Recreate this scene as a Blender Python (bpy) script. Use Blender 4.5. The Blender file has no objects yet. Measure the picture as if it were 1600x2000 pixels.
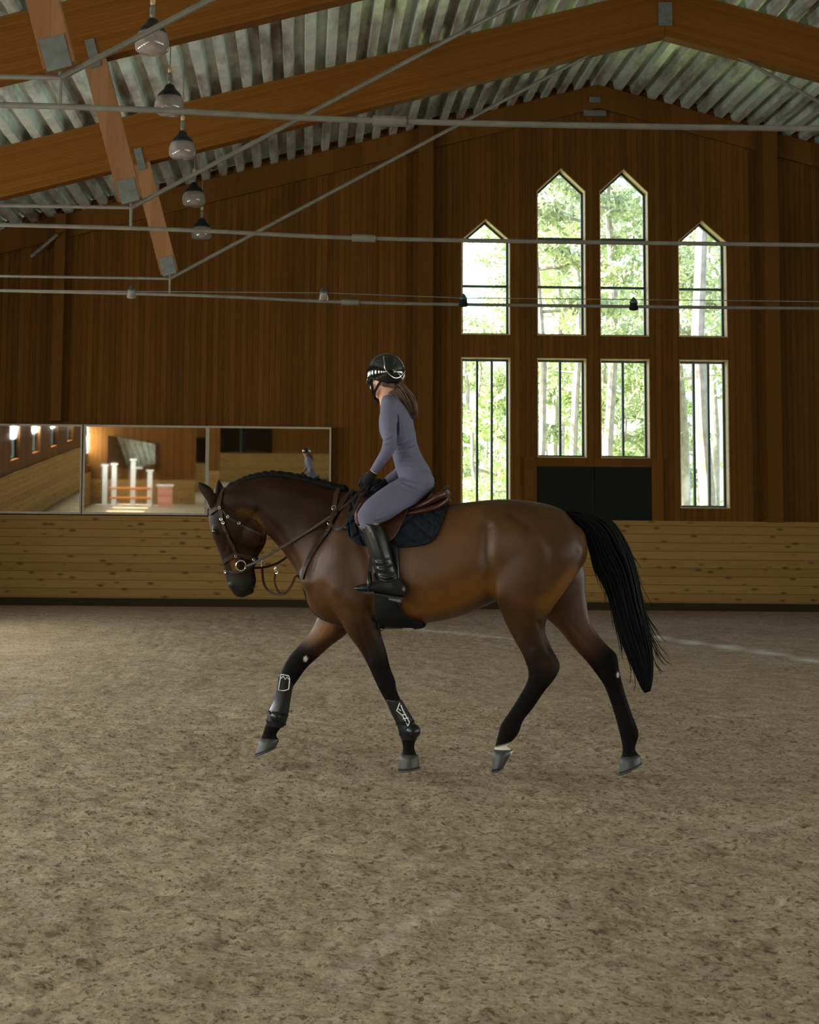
import bpy, bmesh, math, random
import numpy as np
from mathutils import Vector, Matrix, geometry
from mathutils.bvhtree import BVHTree
random.seed(7); rng = np.random.default_rng(7)
C = bpy.context.scene.collection
scene = bpy.context.scene

# ------------------------------------------------------------------ camera
FPX, PCX, PCY = 3000.0, 640.0, 750.0          # focal length and principal point of the cropped photograph (1600 x 2000)
EYE = Vector((0, 0, 1.47)); YAW, PITCH, ROLL = 0.015753, 0.089250, 0.0095
Fw = Vector((math.sin(YAW)*math.cos(PITCH), math.cos(YAW)*math.cos(PITCH), math.sin(PITCH)))
_R0 = Vector((math.cos(YAW), -math.sin(YAW), 0)); _U0 = _R0.cross(Fw)
Rt = _R0*math.cos(ROLL) + _U0*math.sin(ROLL); Up = _U0*math.cos(ROLL) - _R0*math.sin(ROLL)
cam = bpy.data.cameras.new('camera'); camo = bpy.data.objects.new('camera', cam); C.objects.link(camo)
camo.matrix_world = Matrix(((Rt.x, Up.x, -Fw.x, EYE.x), (Rt.y, Up.y, -Fw.y, EYE.y), (Rt.z, Up.z, -Fw.z, EYE.z), (0, 0, 0, 1)))
cam.sensor_fit = 'VERTICAL'; cam.sensor_height = 36; cam.sensor_width = 28.8; cam.lens = 36*FPX/2000
cam.shift_x = (800-PCX)/2000; cam.shift_y = (PCY-1000)/2000
cam.dof.use_dof = True; cam.dof.focus_distance = 9.1; cam.dof.aperture_fstop = 11.0
cam.clip_end = 400
scene.camera = camo

# ------------------------------------------------------------------ light and exposure
scene.view_settings.view_transform = 'Standard'; scene.view_settings.look = 'None'
scene.view_settings.gamma = 1; scene.view_settings.use_curve_mapping = False
scene.view_settings.exposure = 2.0
SKY_STRENGTH, SUN_ENERGY, WINDOW_W = 0.30, 5.4, 66.0
world = bpy.data.worlds.new('sky'); scene.world = world; world.use_nodes = True
wn = world.node_tree; bgn = wn.nodes['Background']
skyn = wn.nodes.new('ShaderNodeTexSky'); skyn.sky_type = 'NISHITA'; skyn.sun_disc = False
skyn.sun_elevation = math.radians(48); skyn.sun_rotation = math.radians(260); skyn.air_density = 1.2; skyn.dust_density = 3.0
wn.links.new(skyn.outputs[0], bgn.inputs[0]); bgn.inputs[1].default_value = SKY_STRENGTH
sun = bpy.data.lights.new('sun', 'SUN'); sun.energy = SUN_ENERGY; sun.angle = 0.009; sun.color = (1, .93, .8)
suno = bpy.data.objects.new('sun', sun); C.objects.link(suno)
suno.rotation_euler = Vector((0.62, 0.10, -0.78)).to_track_quat('-Z', 'Y').to_euler()
def window_light(name, loc, direction, sx, sy, watts, col=(.93, 1, .95)):
    l = bpy.data.lights.new(name, 'AREA'); l.shape = 'RECTANGLE'; l.size = sx; l.size_y = sy; l.energy = watts; l.color = col
    o = bpy.data.objects.new(name, l); C.objects.link(o); o.location = loc
    o.rotation_euler = Vector(direction).to_track_quat('-Z', 'Z').to_euler(); return o

# hall dimensions (metres; X along the end wall, Y away from the camera)
XL, XR, YB, YF = -7.3, 17.7, 26.8, -31.0
RX, RZ, SL = 5.2, 9.28, 0.262                   # ridge position, roof height there, slope
def roof_z(x): return RZ - SL*abs(x-RX)
SIDE_WIN = [13.9-3.05*k for k in range(14)]     # centres of the tall windows along both long walls
LW_X = XL-.22; RW_X = XR+.22
for yy in [20.0, 16.95]+SIDE_WIN:  # first two: unseen windows added to brighten the right roof slope
    window_light('daylight', (XL-.10, yy, 2.75), (1, 0, 0), 1.15, 2.2, WINDOW_W*(1.4 if yy > 15 else 1.05))
for yy in SIDE_WIN:
    window_light('daylight', (XR+.10, yy, 3.1), (-1, 0, 0), 1.15, 2.9, WINDOW_W*1.8)

# ------------------------------------------------------------------ helpers
def at(px, py, Y):
    d = Fw + Rt*((px-PCX)/FPX) - Up*((py-PCY)/FPX)
    return EYE + d*(Y/d.y)
def tag(o, label=None, cat=None, group=None, kind=None):
    if label: o['label'] = label
    if cat: o['category'] = cat
    if group: o['group'] = group
    if kind: o['kind'] = kind
    return o
OFF = {}
def empty(name, loc=(0, 0, 0), label=None, cat=None, group=None, kind=None, frame=None):
    o = bpy.data.objects.new(name, None); C.objects.link(o); o.empty_display_size = .1
    loc = Vector(loc); OFF[o.name] = loc
    o.matrix_world = (frame or Matrix.Identity(4)) @ Matrix.Translation(loc)
    return tag(o, label, cat, group, kind)
def off_of(p):
    while p is not None and p.name not in OFF: p = p.parent
    return OFF[p.name] if p is not None else Vector((0, 0, 0))
def link_mesh(name, me, mat, parent=None):
    o = bpy.data.objects.new(name, me); C.objects.link(o)
    if mat is not None:
        me.materials.clear(); me.materials.append(mat)
    if parent is not None:
        me.transform(Matrix.Translation(-off_of(parent))); o.parent = parent
    return o
def obj(name, VF, mat, parent=None, smooth=False, frame=None):
    V, F = VF
    me = bpy.data.meshes.new(name); me.from_pydata([tuple(v) for v in V], [], F); me.update()
    if smooth: me.shade_smooth()
    bm = bmesh.new(); bm.from_mesh(me); bmesh.ops.recalc_face_normals(bm, faces=bm.faces); bm.to_mesh(me); bm.free()
    o = link_mesh(name, me, mat, parent)
    if frame is not None and parent is None: o.matrix_world = frame
    return o
class MB:
    """collects boxes, tubes and lofts that become ONE mesh"""
    def __init__(s): s.V = []; s.F = []
    def add(s, VF):
        n = len(s.V); s.V += [tuple(v) for v in VF[0]]; s.F += [tuple(i+n for i in f) for f in VF[1]]; return s
    def box(s, a, b): return s.add(box(a, b))
    def tube(s, *a, **k): return s.add(tube(*a, **k))
    @property
    def vf(s): return s.V, s.F
def box(a, b):
    (x0, y0, z0), (x1, y1, z1) = a, b
    V = [(x, y, z) for x in (x0, x1) for y in (y0, y1) for z in (z0, z1)]
    return V, [(0, 1, 3, 2), (4, 6, 7, 5), (0, 4, 5, 1), (2, 3, 7, 6), (0, 2, 6, 4), (1, 5, 7, 3)]
def bar(p0, p1, w, h, up=(0, 0, 1)):
    """rectangular bar between two points; w across, h along up"""
    p0, p1 = Vector(p0), Vector(p1); t = (p1-p0).normalized(); s = t.cross(Vector(up)).normalized(); u = s.cross(t)
    V = [p+s*(a*w/2)+u*(b*h/2) for p in (p0, p1) for a, b in ((-1, -1), (1, -1), (1, 1), (-1, 1))]
    return V, [(0, 1, 2, 3), (7, 6, 5, 4), (0, 4, 5, 1), (1, 5, 6, 2), (2, 6, 7, 3), (3, 7, 4, 0)]
def tube(pts, r, seg=8, closed=False):
    pts = [Vector(p) for p in pts]; n = len(pts); rr = r if hasattr(r, '__len__') else [r]*n
    V, F = [], []; prev = None
    for i, p in enumerate(pts):
        a = pts[i-1] if (i > 0 or closed) else p; b = pts[(i+1) % n] if (i < n-1 or closed) else p
        t = (b-a).normalized() if (b-a).length > 1e-9 else Vector((0, 0, 1))
        if prev is None:
            prev = t.orthogonal().normalized()
        s = (prev - t*prev.dot(t)); s = s.normalized() if s.length > 1e-6 else t.orthogonal().normalized(); prev = s; u = t.cross(s)
        for k in range(seg):
            q = 2*math.pi*k/seg; V.append(p+(s*math.cos(q)+u*math.sin(q))*rr[i])
    m = n if closed else n-1
    for i in range(m):
        for k in range(seg):
            a, b = i*seg+k, i*seg+(k+1) % seg; c, d = ((i+1) % n)*seg+(k+1) % seg, ((i+1) % n)*seg+k
            F.append((a, b, c, d))
    if not closed:
        F.append(tuple(reversed(range(seg)))); F.append(tuple(range((n-1)*seg, n*seg)))
    return V, F
def lathe(prof, seg=24, center=(0, 0, 0)):
    V, F = [], []; cx, cy, cz = center
    for r, z in prof:
        for k in range(seg):
            q = 2*math.pi*k/seg; V.append((cx+r*math.cos(q), cy+r*math.sin(q), cz+z))
    for i in range(len(prof)-1):
        for k in range(seg):
            F.append((i*seg+k, i*seg+(k+1) % seg, (i+1)*seg+(k+1) % seg, (i+1)*seg+k))
    F.append(tuple(reversed(range(seg)))); F.append(tuple(range((len(prof)-1)*seg, len(prof)*seg)))
    return V, F
def ball(c, rx, ry=None, rz=None, seg=16, rings=10, M=None):
    ry = rx if ry is None else ry; rz = rx if rz is None else rz
    V = [Vector((0, 0, rz))]; F = []
    for i in range(1, rings):
        a = math.pi*i/rings
        for k in range(seg):
            b = 2*math.pi*k/seg; V.append(Vector((rx*math.sin(a)*math.cos(b), ry*math.sin(a)*math.sin(b), rz*math.cos(a))))
    V.append(Vector((0, 0, -rz)))
    for k in range(seg):
        F.append((0, 1+k, 1+(k+1) % seg)); F.append((len(V)-1, 1+(rings-2)*seg+(k+1) % seg, 1+(rings-2)*seg+k))
    for i in range(rings-2):
        for k in range(seg):
            F.append((1+i*seg+k, 1+(i+1)*seg+k, 1+(i+1)*seg+(k+1) % seg, 1+i*seg+(k+1) % seg))
    if M is not None: V = [M @ v for v in V]
    return [v+Vector(c) for v in V], F
def catmull(P, n):
    P = np.asarray(P, float); out = []
    for i in range(len(P)-1):
        p0, p1, p2, p3 = P[max(i-1, 0)], P[i], P[i+1], P[min(i+2, len(P)-1)]
        for k in range(n):
            t = k/n
            out.append(.5*((2*p1)+(-p0+p2)*t+(2*p0-5*p1+4*p2-p3)*t*t+(-p0+3*p1-3*p2+p3)*t**3))
    out.append(P[-1]); return np.array(out)

# ------------------------------------------------------------------ materials
def newmat(name):
    m = bpy.data.materials.new(name); m.use_nodes = True
    return m, m.node_tree, m.node_tree.nodes['Principled BSDF']
def N(t, typ, **k):
    n = t.nodes.new('ShaderNode'+typ)
    for a, b in k.items(): setattr(n, a, b)
    return n
def L(t, a, b): t.links.new(a, b)
def srgb(r, g, b):
    f = lambda c: (c/255/12.92 if c/255 <= .04045 else ((c/255+.055)/1.055)**2.4)
    return (f(r), f(g), f(b), 1)
def coords(t, scale=(1, 1, 1), kind='Object'):
    c = N(t, 'TexCoord'); m = N(t, 'Mapping'); m.inputs['Scale'].default_value = scale
    L(t, c.outputs[kind], m.inputs[0]); return m.outputs[0]
def noise(t, vec, scale, detail=4, rough=.55, dist=0):
    n = N(t, 'TexNoise'); L(t, vec, n.inputs['Vector']); n.inputs['Scale'].default_value = scale
    n.inputs['Detail'].default_value = detail; n.inputs['Roughness'].default_value = rough; n.inputs['Distortion'].default_value = dist
    return n.outputs['Fac']
def ramp(t, fac, stops):
    r = N(t, 'ValToRGB'); L(t, fac, r.inputs[0]); e = r.color_ramp.elements
    while len(e) < len(stops): e.new(.5)
    for i, (p, c) in enumerate(stops): e[i].position = p; e[i].color = c if len(c) == 4 else (*c, 1)
    return r.outputs[0]
def mixc(t, fac, a, b, mode='MIX'):
    m = N(t, 'Mix', data_type='RGBA', blend_type=mode)
    for s, v in ((m.inputs[0], fac), (m.inputs[6], a), (m.inputs[7], b)):
        if hasattr(v, 'is_linked'): L(t, v, s)
        else: s.default_value = v
    return m.outputs[2]
def math_(t, op, a, b=None):
    m = N(t, 'Math', operation=op)
    for s, v in ((m.inputs[0], a), (m.inputs[1], b)):
        if v is None: continue
        if hasattr(v, 'is_linked'): L(t, v, s)
        else: s.default_value = v
    return m.outputs[0]
def bump(t, bsdf, h, strength=.3, dist=.01):
    b = N(t, 'Bump'); b.inputs['Strength'].default_value = strength; b.inputs['Distance'].default_value = dist
    L(t, h, b.inputs['Height']); L(t, b.outputs[0], bsdf.inputs['Normal'])
def simple(name, col, rough=.5, metal=0, var=.15, scale=20, bumps=.1, spec=.5, coat=0):
    m, t, b = newmat(name)
    v = coords(t); n = noise(t, v, scale)
    d = tuple(c*(1-var) for c in col[:3])+(1,); l = tuple(min(1, c*(1+var)) for c in col[:3])+(1,)
    L(t, ramp(t, n, [(.3, d), (.7, l)]), b.inputs['Base Color'])
    b.inputs['Roughness'].default_value = rough; b.inputs['Metallic'].default_value = metal
    b.inputs['Specular IOR Level'].default_value = spec; b.inputs['Coat Weight'].default_value = coat
    if bumps: bump(t, b, n, bumps, .005)
    return m
def boards(name, axis, pitch, c0, c1, knots=False, grain_axis=2, rough=.75, groove=.1, spec=.08):
    """planks side by side along `axis`, grain along `grain_axis`"""
    m, t, b = newmat(name)
    co = N(t, 'TexCoord'); sp = N(t, 'SeparateXYZ'); L(t, co.outputs['Object'], sp.inputs[0])
    a = math_(t, 'DIVIDE', sp.outputs[axis], pitch); idx = math_(t, 'FLOOR', a); fr = math_(t, 'FRACT', a)
    wn_ = N(t, 'TexWhiteNoise', noise_dimensions='1D'); L(t, idx, wn_.inputs['W'])
    mp = N(t, 'Mapping'); sc = [9, 9, 9]; sc[grain_axis] = .9; mp.inputs['Scale'].default_value = sc
    L(t, co.outputs['Object'], mp.inputs[0])
    cv = N(t, 'CombineXYZ'); L(t, math_(t, 'MULTIPLY', wn_.outputs[0], 40), cv.inputs[grain_axis])
    va = N(t, 'VectorMath', operation='ADD'); L(t, mp.outputs[0], va.inputs[0]); L(t, cv.outputs[0], va.inputs[1])
    g = noise(t, va.outputs[0], 2.2, 6, .6, .4)
    f = math_(t, 'ADD', math_(t, 'MULTIPLY', g, .75), math_(t, 'MULTIPLY', wn_.outputs[0], .35))
    col = ramp(t, f, [(.25, c0), (.85, c1)])
    if knots:
        mk = N(t, 'Mapping'); ks = [8.0, 8.0, 8.0]; ks[grain_axis] = 3.2; mk.inputs['Scale'].default_value = ks
        L(t, co.outputs['Object'], mk.inputs[0])
        vo = N(t, 'TexVoronoi'); L(t, mk.outputs[0], vo.inputs[0]); vo.inputs['Scale'].default_value = 1.0
        k = ramp(t, vo.outputs['Distance'], [(.10, (1, 1, 1)), (.27, (0, 0, 0))])
        col = mixc(t, math_(t, 'MULTIPLY', k, .75), col, (c0[0]*.25, c0[1]*.22, c0[2]*.2, 1))
    edge = math_(t, 'SUBTRACT', 1.0, math_(t, 'MULTIPLY', math_(t, 'ABSOLUTE', math_(t, 'SUBTRACT', fr, .5)), 2))
    gm = ramp(t, edge, [(0, (0, 0, 0)), (groove, (1, 1, 1))])
    col = mixc(t, gm, tuple(c*.5 for c in c0[:3])+(1,), col)
    L(t, col, b.inputs['Base Color']); b.inputs['Roughness'].default_value = rough; b.inputs['Specular IOR Level'].default_value = spec
    h = math_(t, 'ADD', gm, math_(t, 'MULTIPLY', g, .15)); bump(t, b, h, .5, .012)
    return m
M = {}
M['wall'] = boards('stained vertical boarding', 0, .10, (.074, .028, .0046, 1), (.140, .054, .0098, 1))
M['wall_side'] = boards('stained side boarding', 1, .10, (.074, .028, .0046, 1), (.140, .054, .0098, 1))
M['kick'] = boards('knotty pine boards', 2, .145, (.20, .108, .030, 1), (.27, .153, .047, 1), knots=True, grain_axis=0)
M['kick_side'] = boards('knotty pine side boards', 2, .145, (.20, .108, .030, 1), (.27, .153, .047, 1), knots=True, grain_axis=1)
M['glulam'] = boards('glued laminated timber', 2, .045, (.120, .042, .0055, 1), (.165, .061, .009, 1), grain_axis=0, groove=.05, rough=.6)
M['strut'] = boards('rough strut timber', 0, .2, (.19, .085, .035, 1), (.26, .125, .06, 1), grain_axis=2, groove=.01)
M['post'] = boards('stained post timber', 0, .5, (.085, .032, .0052, 1), (.140, .053, .0095, 1), grain_axis=2, groove=.01)
M['pale_wood'] = simple('pale window lining', (.42, .28, .13), .5, var=.2)
M['metal'] = simple('galvanised steel', (.13, .13, .12), .55, .4, var=.25, scale=8)
M['rod'] = simple('grey painted rod', (.15, .135, .108), .5, .2, var=.2, scale=5)
M['roof'] = simple('zinc coated roof sheet', (.80, .94, .98), .40, .35, var=.2, scale=3, bumps=.02)
def mat_roof():
    m, t, b = newmat('zinc coated roof deck'); v = coords(t); n = noise(t, v, 3, 4)
    col = ramp(t, n, [(.3, (.58, .66, .62, 1)), (.7, (.82, .90, .85, 1))])
    mp = N(t, 'Mapping'); mp.inputs['Scale'].default_value = (2.2, .45, 1); L(t, v, mp.inputs[0])
    st = ramp(t, noise(t, mp.outputs[0], 1.2, 5, .65), [(.46, (0, 0, 0)), (.66, (1, 1, 1))])
    L(t, mixc(t, math_(t, 'MULTIPLY', st, .8), col, (.13, .085, .048, 1)), b.inputs['Base Color'])
    b.inputs['Roughness'].default_value = .34; b.inputs['Metallic'].default_value = .45; return m
M['roof'] = mat_roof()
M['black_metal'] = simple('black lamp metal', (.012, .012, .011), .5, spec=.3)
M['dark_door'] = simple('dark door panel', (.008, .0085, .006), .7, var=.3, spec=.1)
M['frame'] = simple('dark window frame', (.03, .05, .045), .45)
M['black_leather'] = simple('polished black leather', (.008, .008, .0085), .3, var=.3, scale=60, bumps=.12, spec=.45)
M['brown_leather'] = simple('oiled brown leather', (.055, .014, .007), .36, var=.35, scale=40, bumps=.2)
M['dark_leather'] = simple('dark brown leather', (.022, .010, .007), .55, var=.3, scale=60, bumps=.2, spec=.25)
M['steel'] = simple('polished steel', (.75, .70, .62), .22, 1, var=.05, bumps=0)
M['helmet'] = simple('gloss black shell', (.006, .006, .007), .10, var=.1, bumps=0, spec=.5, coat=.3)
M['chrome'] = simple('satin silver trim', (.75, .73, .68), .25, 1, var=.05, bumps=0)
M['cloth'] = simple('stretch lavender fabric', (.116, .108, .156), .85, var=.06, scale=160, bumps=.12, spec=.2)
M['black_cloth'] = simple('black knit', (.008, .008, .009), .8, var=.3, scale=90, spec=.15)
M['skin'] = simple('skin', (.52, .27, .17), .5, var=.08, scale=30, bumps=.05)
M['white'] = simple('white paint', (.72, .71, .66), .5)
M['concrete'] = simple('grey concrete', (.30, .29, .26), .8, var=.15, scale=2)
def mat_glass():
    m, t, b = newmat('window glass'); t.nodes.remove(b)
    tr = N(t, 'BsdfTransparent'); tr.inputs[0].default_value = (.93, .97, .95, 1); gl = N(t, 'BsdfGlossy'); gl.inputs['Roughness'].default_value = .03
    lw = N(t, 'LayerWeight'); lw.inputs[0].default_value = .15; mx = N(t, 'MixShader')
    L(t, lw.outputs['Fresnel'], mx.inputs[0]); L(t, tr.outputs[0], mx.inputs[1]); L(t, gl.outputs[0], mx.inputs[2])
    L(t, mx.outputs[0], t.nodes['Material Output'].inputs[0]); return m
M['glass'] = mat_glass()
def mat_mirror():
    m, t, b = newmat('silvered mirror'); b.inputs['Base Color'].default_value = (.86, .87, .82, 1); b.inputs['Metallic'].default_value = 1
    n = noise(t, coords(t), 6, 3); L(t, ramp(t, n, [(.3, (.012,)*3), (.8, (.03,)*3)]), b.inputs['Roughness']); return m
M['mirror'] = mat_mirror()
def mat_sand():
    m, t, b = newmat('riding sand'); v = coords(t)
    mp = N(t, 'Mapping'); mp.inputs['Scale'].default_value = (1.0, .92, 1); L(t, v, mp.inputs[0]); v2 = mp.outputs[0]
    big = noise(t, v, .55, 4); mid = noise(t, v2, 5, 5, .6); fine = noise(t, v2, 34, 6, .65)
    f = math_(t, 'ADD', math_(t, 'MULTIPLY', mid, .34), math_(t, 'ADD', math_(t, 'MULTIPLY', fine, .50), math_(t, 'MULTIPLY', big, .20)))
    col = ramp(t, f, [(.38, (.150, .102, .060, 1)), (.50, (.285, .208, .132, 1)), (.62, (.40, .31, .21, 1))])
    pt = noise(t, v2, 2.6, 4, .6); col = mixc(t, math_(t, 'MULTIPLY', ramp(t, pt, [(.52, (0, 0, 0)), (.68, (1, 1, 1))]), .35), col, (.40, .325, .23, 1))
    hs = []
    for sc, lo, hi, am, c in ((13, .57, .68, .65, (.105, .065, .036, 1)), (30, .57, .66, .75, (.075, .045, .024, 1)), (52, .58, .66, .6, (.085, .052, .028, 1))):
        k = ramp(t, noise(t, v2, sc, 3, .6), [(lo, (0, 0, 0)), (hi, (1, 1, 1))]); col = mixc(t, math_(t, 'MULTIPLY', k, am), col, c); hs.append(k)
    tr = N(t, 'Attribute'); tr.attribute_name = 'lit_track'
    col = mixc(t, math_(t, 'MULTIPLY', tr.outputs['Fac'], .5), col, (.74, .70, .62, 1))  # light along the tracks mixed into the sand colour
    L(t, col, b.inputs['Base Color']); b.inputs['Roughness'].default_value = .95; b.inputs['Specular IOR Level'].default_value = .1
    h = math_(t, 'ADD', math_(t, 'MULTIPLY', fine, .7), math_(t, 'ADD', math_(t, 'MULTIPLY', mid, .4), math_(t, 'MULTIPLY', hs[1], -.25)))
    bump(t, b, h, .6, .022); return m
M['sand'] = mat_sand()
def mat_coat():
    m, t, b = newmat('bay horse coat'); v = coords(t)
    n1 = math_(t, 'ADD', math_(t, 'MULTIPLY', noise(t, v, 3.0, 6, .6), .6), math_(t, 'MULTIPLY', noise(t, v, 11, 5, .65), .4)); mp = N(t, 'Mapping'); mp.inputs['Scale'].default_value = (30, 30, 120); L(t, v, mp.inputs[0]); hair = noise(t, mp.outputs[0], 4, 4, .7)
    c = ramp(t, n1, [(.3, (.062, .022, .0042, 1)), (.7, (.110, .041, .0078, 1))])
    def attr(nm): a = N(t, 'Attribute'); a.attribute_name = nm; return a.outputs['Fac']
    c = mixc(t, attr('seal'), c, (.0135, .0058, .0022, 1)); c = mixc(t, attr('tan'), c, (.20, .080, .013, 1))
    c = mixc(t, attr('black'), c, (.006, .0052, .005, 1)); c = mixc(t, attr('muzzle'), c, (.014, .012, .0115, 1))
    c = mixc(t, attr('white'), c, (.62, .56, .47, 1))
    c = mixc(t, .12, c, mixc(t, hair, (0, 0, 0, 1), (1, .8, .6, 1)), 'SOFT_LIGHT')
    L(t, c, b.inputs['Base Color']); L(t, mixc(t, attr('black'), (.44,)*3+(1,), (.65,)*3+(1,)), b.inputs['Roughness']); L(t, mixc(t, math_(t, 'MAXIMUM', attr('black'), math_(t, 'MULTIPLY', attr('seal'), .85)), (.34,)*3+(1,), (.04,)*3+(1,)), b.inputs['Specular IOR Level'])
    ms = noise(t, v, 7, 3); bump(t, b, math_(t, 'ADD', math_(t, 'MULTIPLY', ms, 1.0), math_(t, 'MULTIPLY', hair, .16)), .32, .016); return m
M['coat'] = mat_coat()
M['hair_black'] = simple('black horse hair', (.005, .0045, .005), .6, var=.5, scale=50, spec=.10)
M['hoof'] = simple('dusty hoof horn', (.030, .026, .021), .5, var=.45, scale=14, bumps=.2)
M['eye'] = simple('dark eye', (.006, .004, .003), .08, var=.1, bumps=0)
M['sole'] = simple('dark rubber sole', (.012, .011, .010), .7)
M['heelm'] = simple('stacked grey heel', (.10, .09, .075), .6)
M['hair_brown'] = simple('brown hair', (.11, .052, .027), .45, var=.5, scale=50)
def mat_quilt():
    m, t, b = newmat('quilted navy cotton'); c = N(t, 'TexCoord'); sp = N(t, 'SeparateXYZ'); L(t, c.outputs['UV'], sp.inputs[0])
    def tri(a): f = math_(t, 'FRACT', a); return math_(t, 'MULTIPLY', math_(t, 'ABSOLUTE', math_(t, 'SUBTRACT', f, .5)), 2)
    p = tri(math_(t, 'MULTIPLY', math_(t, 'ADD', sp.outputs[0], sp.outputs[1]), 6.5)); q = tri(math_(t, 'MULTIPLY', math_(t, 'SUBTRACT', sp.outputs[0], sp.outputs[1]), 6.5))
    h = math_(t, 'MULTIPLY', ramp(t, math_(t, 'SUBTRACT', 1.0, p), [(0, (0,)*3), (.5, (1,)*3)]), ramp(t, math_(t, 'SUBTRACT', 1.0, q), [(0, (0,)*3), (.5, (1,)*3)]))
    n = noise(t, coords(t), 60); L(t, ramp(t, n, [(.3, (.005, .006, .010, 1)), (.7, (.009, .011, .017, 1))]), b.inputs['Base Color'])
    b.inputs['Roughness'].default_value = .8; b.inputs['Specular IOR Level'].default_value = .2; bump(t, b, h, .9, .02); return m
M['quilt'] = mat_quilt()
def leafmat(name, a, b_):
    m, t, b = newmat(name); n = noise(t, coords(t), 2.0, 3)
    L(t, ramp(t, n, [(.3, a), (.7, b_)]), b.inputs['Base Color']); b.inputs['Roughness'].default_value = .6
    return m
M['needles'] = leafmat('pine needles', (.30, .36, .20, 1), (.50, .54, .36, 1))
M['leaves'] = leafmat('birch leaves', (.36, .45, .20, 1), (.54, .60, .34, 1))
M['bark'] = simple('pale pine bark', (.29, .25, .225), .8, var=.3, scale=6)
M['grass'] = leafmat('forest floor grass', (.25, .33, .10, 1), (.45, .46, .22, 1))
# ------------------------------------------------------------------ floor
def vnoise(x, y, s, seed):
    r = np.random.default_rng(seed); T = r.random((256, 256))
    X, Y = x*s+100.3, y*s+77.7; xi, yi = np.floor(X).astype(int), np.floor(Y).astype(int); fx, fy = X-xi, Y-yi
    fx, fy = fx*fx*(3-2*fx), fy*fy*(3-2*fy)
    g = lambda a, b: T[a % 256, b % 256]
    return (g(xi, yi)*(1-fx)+g(xi+1, yi)*fx)*(1-fy)+(g(xi, yi+1)*(1-fx)+g(xi+1, yi+1)*fx)*fy-.5
def make_floor():
    xs = np.concatenate([np.linspace(XL-.3, -2.2, 25), np.arange(-2.15, 3.6, .026), np.linspace(3.7, XR+.3, 60)])
    ys = np.concatenate([np.linspace(YF-.3, 3.4, 50), np.arange(3.5, 12.5, .028), np.linspace(12.6, YB+.3, 120)])
    X, Y = np.meshgrid(xs, ys); amp = np.clip((Y-3)/1.0, 0, 1)*np.clip((26.2-Y)/2, 0, 1)
    Z = amp*(.022*vnoise(X, Y, 1.1, 1)+.020*vnoise(X, Y, 3.3, 2)+.020*vnoise(X, Y*1.3, 8, 3)+.016*vnoise(X, Y*1.4, 17, 4))
    Z += np.where((X > -2.15) & (X < 3.6) & (Y > 3.5) & (Y < 12.5), .013*vnoise(X, Y, 33, 5), 0)-.004
    for k in range(60):                                            # hoof prints
        hx, hy = rng.uniform(-2.5, 4.5), rng.uniform(4.0, 15); d2 = ((X-hx)/.075)**2+((Y-hy)/.085)**2
        Z += -.009*np.exp(-d2)+.005*np.exp(-(np.sqrt(d2)-1.6)**2*3)
    nx, ny = len(xs), len(ys)
    V = np.stack([X.ravel(), Y.ravel(), Z.ravel()], 1)
    i = np.arange(nx*ny).reshape(ny, nx); F = np.stack([i[:-1, :-1].ravel(), i[:-1, 1:].ravel(), i[1:, 1:].ravel(), i[1:, :-1].ravel()], 1)
    me = bpy.data.meshes.new('floor'); me.vertices.add(len(V)); me.vertices.foreach_set('co', V.ravel())
    me.loops.add(F.size); me.loops.foreach_set('vertex_index', F.ravel().astype(np.int32))
    me.polygons.add(len(F)); me.polygons.foreach_set('loop_start', np.arange(0, F.size, 4, dtype=np.int32)); me.update(calc_edges=True); me.validate()
    me.shade_smooth()
    a = me.attributes.new('lit_track', 'FLOAT', 'POINT')               # pale sand tracks, the light on their grooves painted as colour
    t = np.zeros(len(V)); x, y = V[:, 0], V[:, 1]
    for (p, q, w, s) in LIT_TRACKS:
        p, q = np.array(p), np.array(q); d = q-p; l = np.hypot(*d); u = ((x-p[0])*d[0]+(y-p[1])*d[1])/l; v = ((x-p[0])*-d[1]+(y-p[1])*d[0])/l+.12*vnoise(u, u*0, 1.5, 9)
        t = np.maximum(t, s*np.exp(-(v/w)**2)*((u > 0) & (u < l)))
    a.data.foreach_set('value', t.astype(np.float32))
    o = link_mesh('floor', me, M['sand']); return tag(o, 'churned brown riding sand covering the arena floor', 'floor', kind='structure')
def ground(px, py): p = EYE; d = at(px, py, 10.0)-EYE; t = -EYE.z/d.z; q = EYE+d*t; return (q.x, q.y)
LIT_TRACKS = [(ground(1270, 1243), ground(1640, 1296), .11, 1.3), (ground(760, 1222), ground(1020, 1250), .12, .6), (ground(1100, 1690), ground(1560, 1600), .03, .2),
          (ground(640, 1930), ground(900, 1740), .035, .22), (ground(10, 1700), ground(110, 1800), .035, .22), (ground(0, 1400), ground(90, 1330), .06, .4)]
make_floor()

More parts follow.
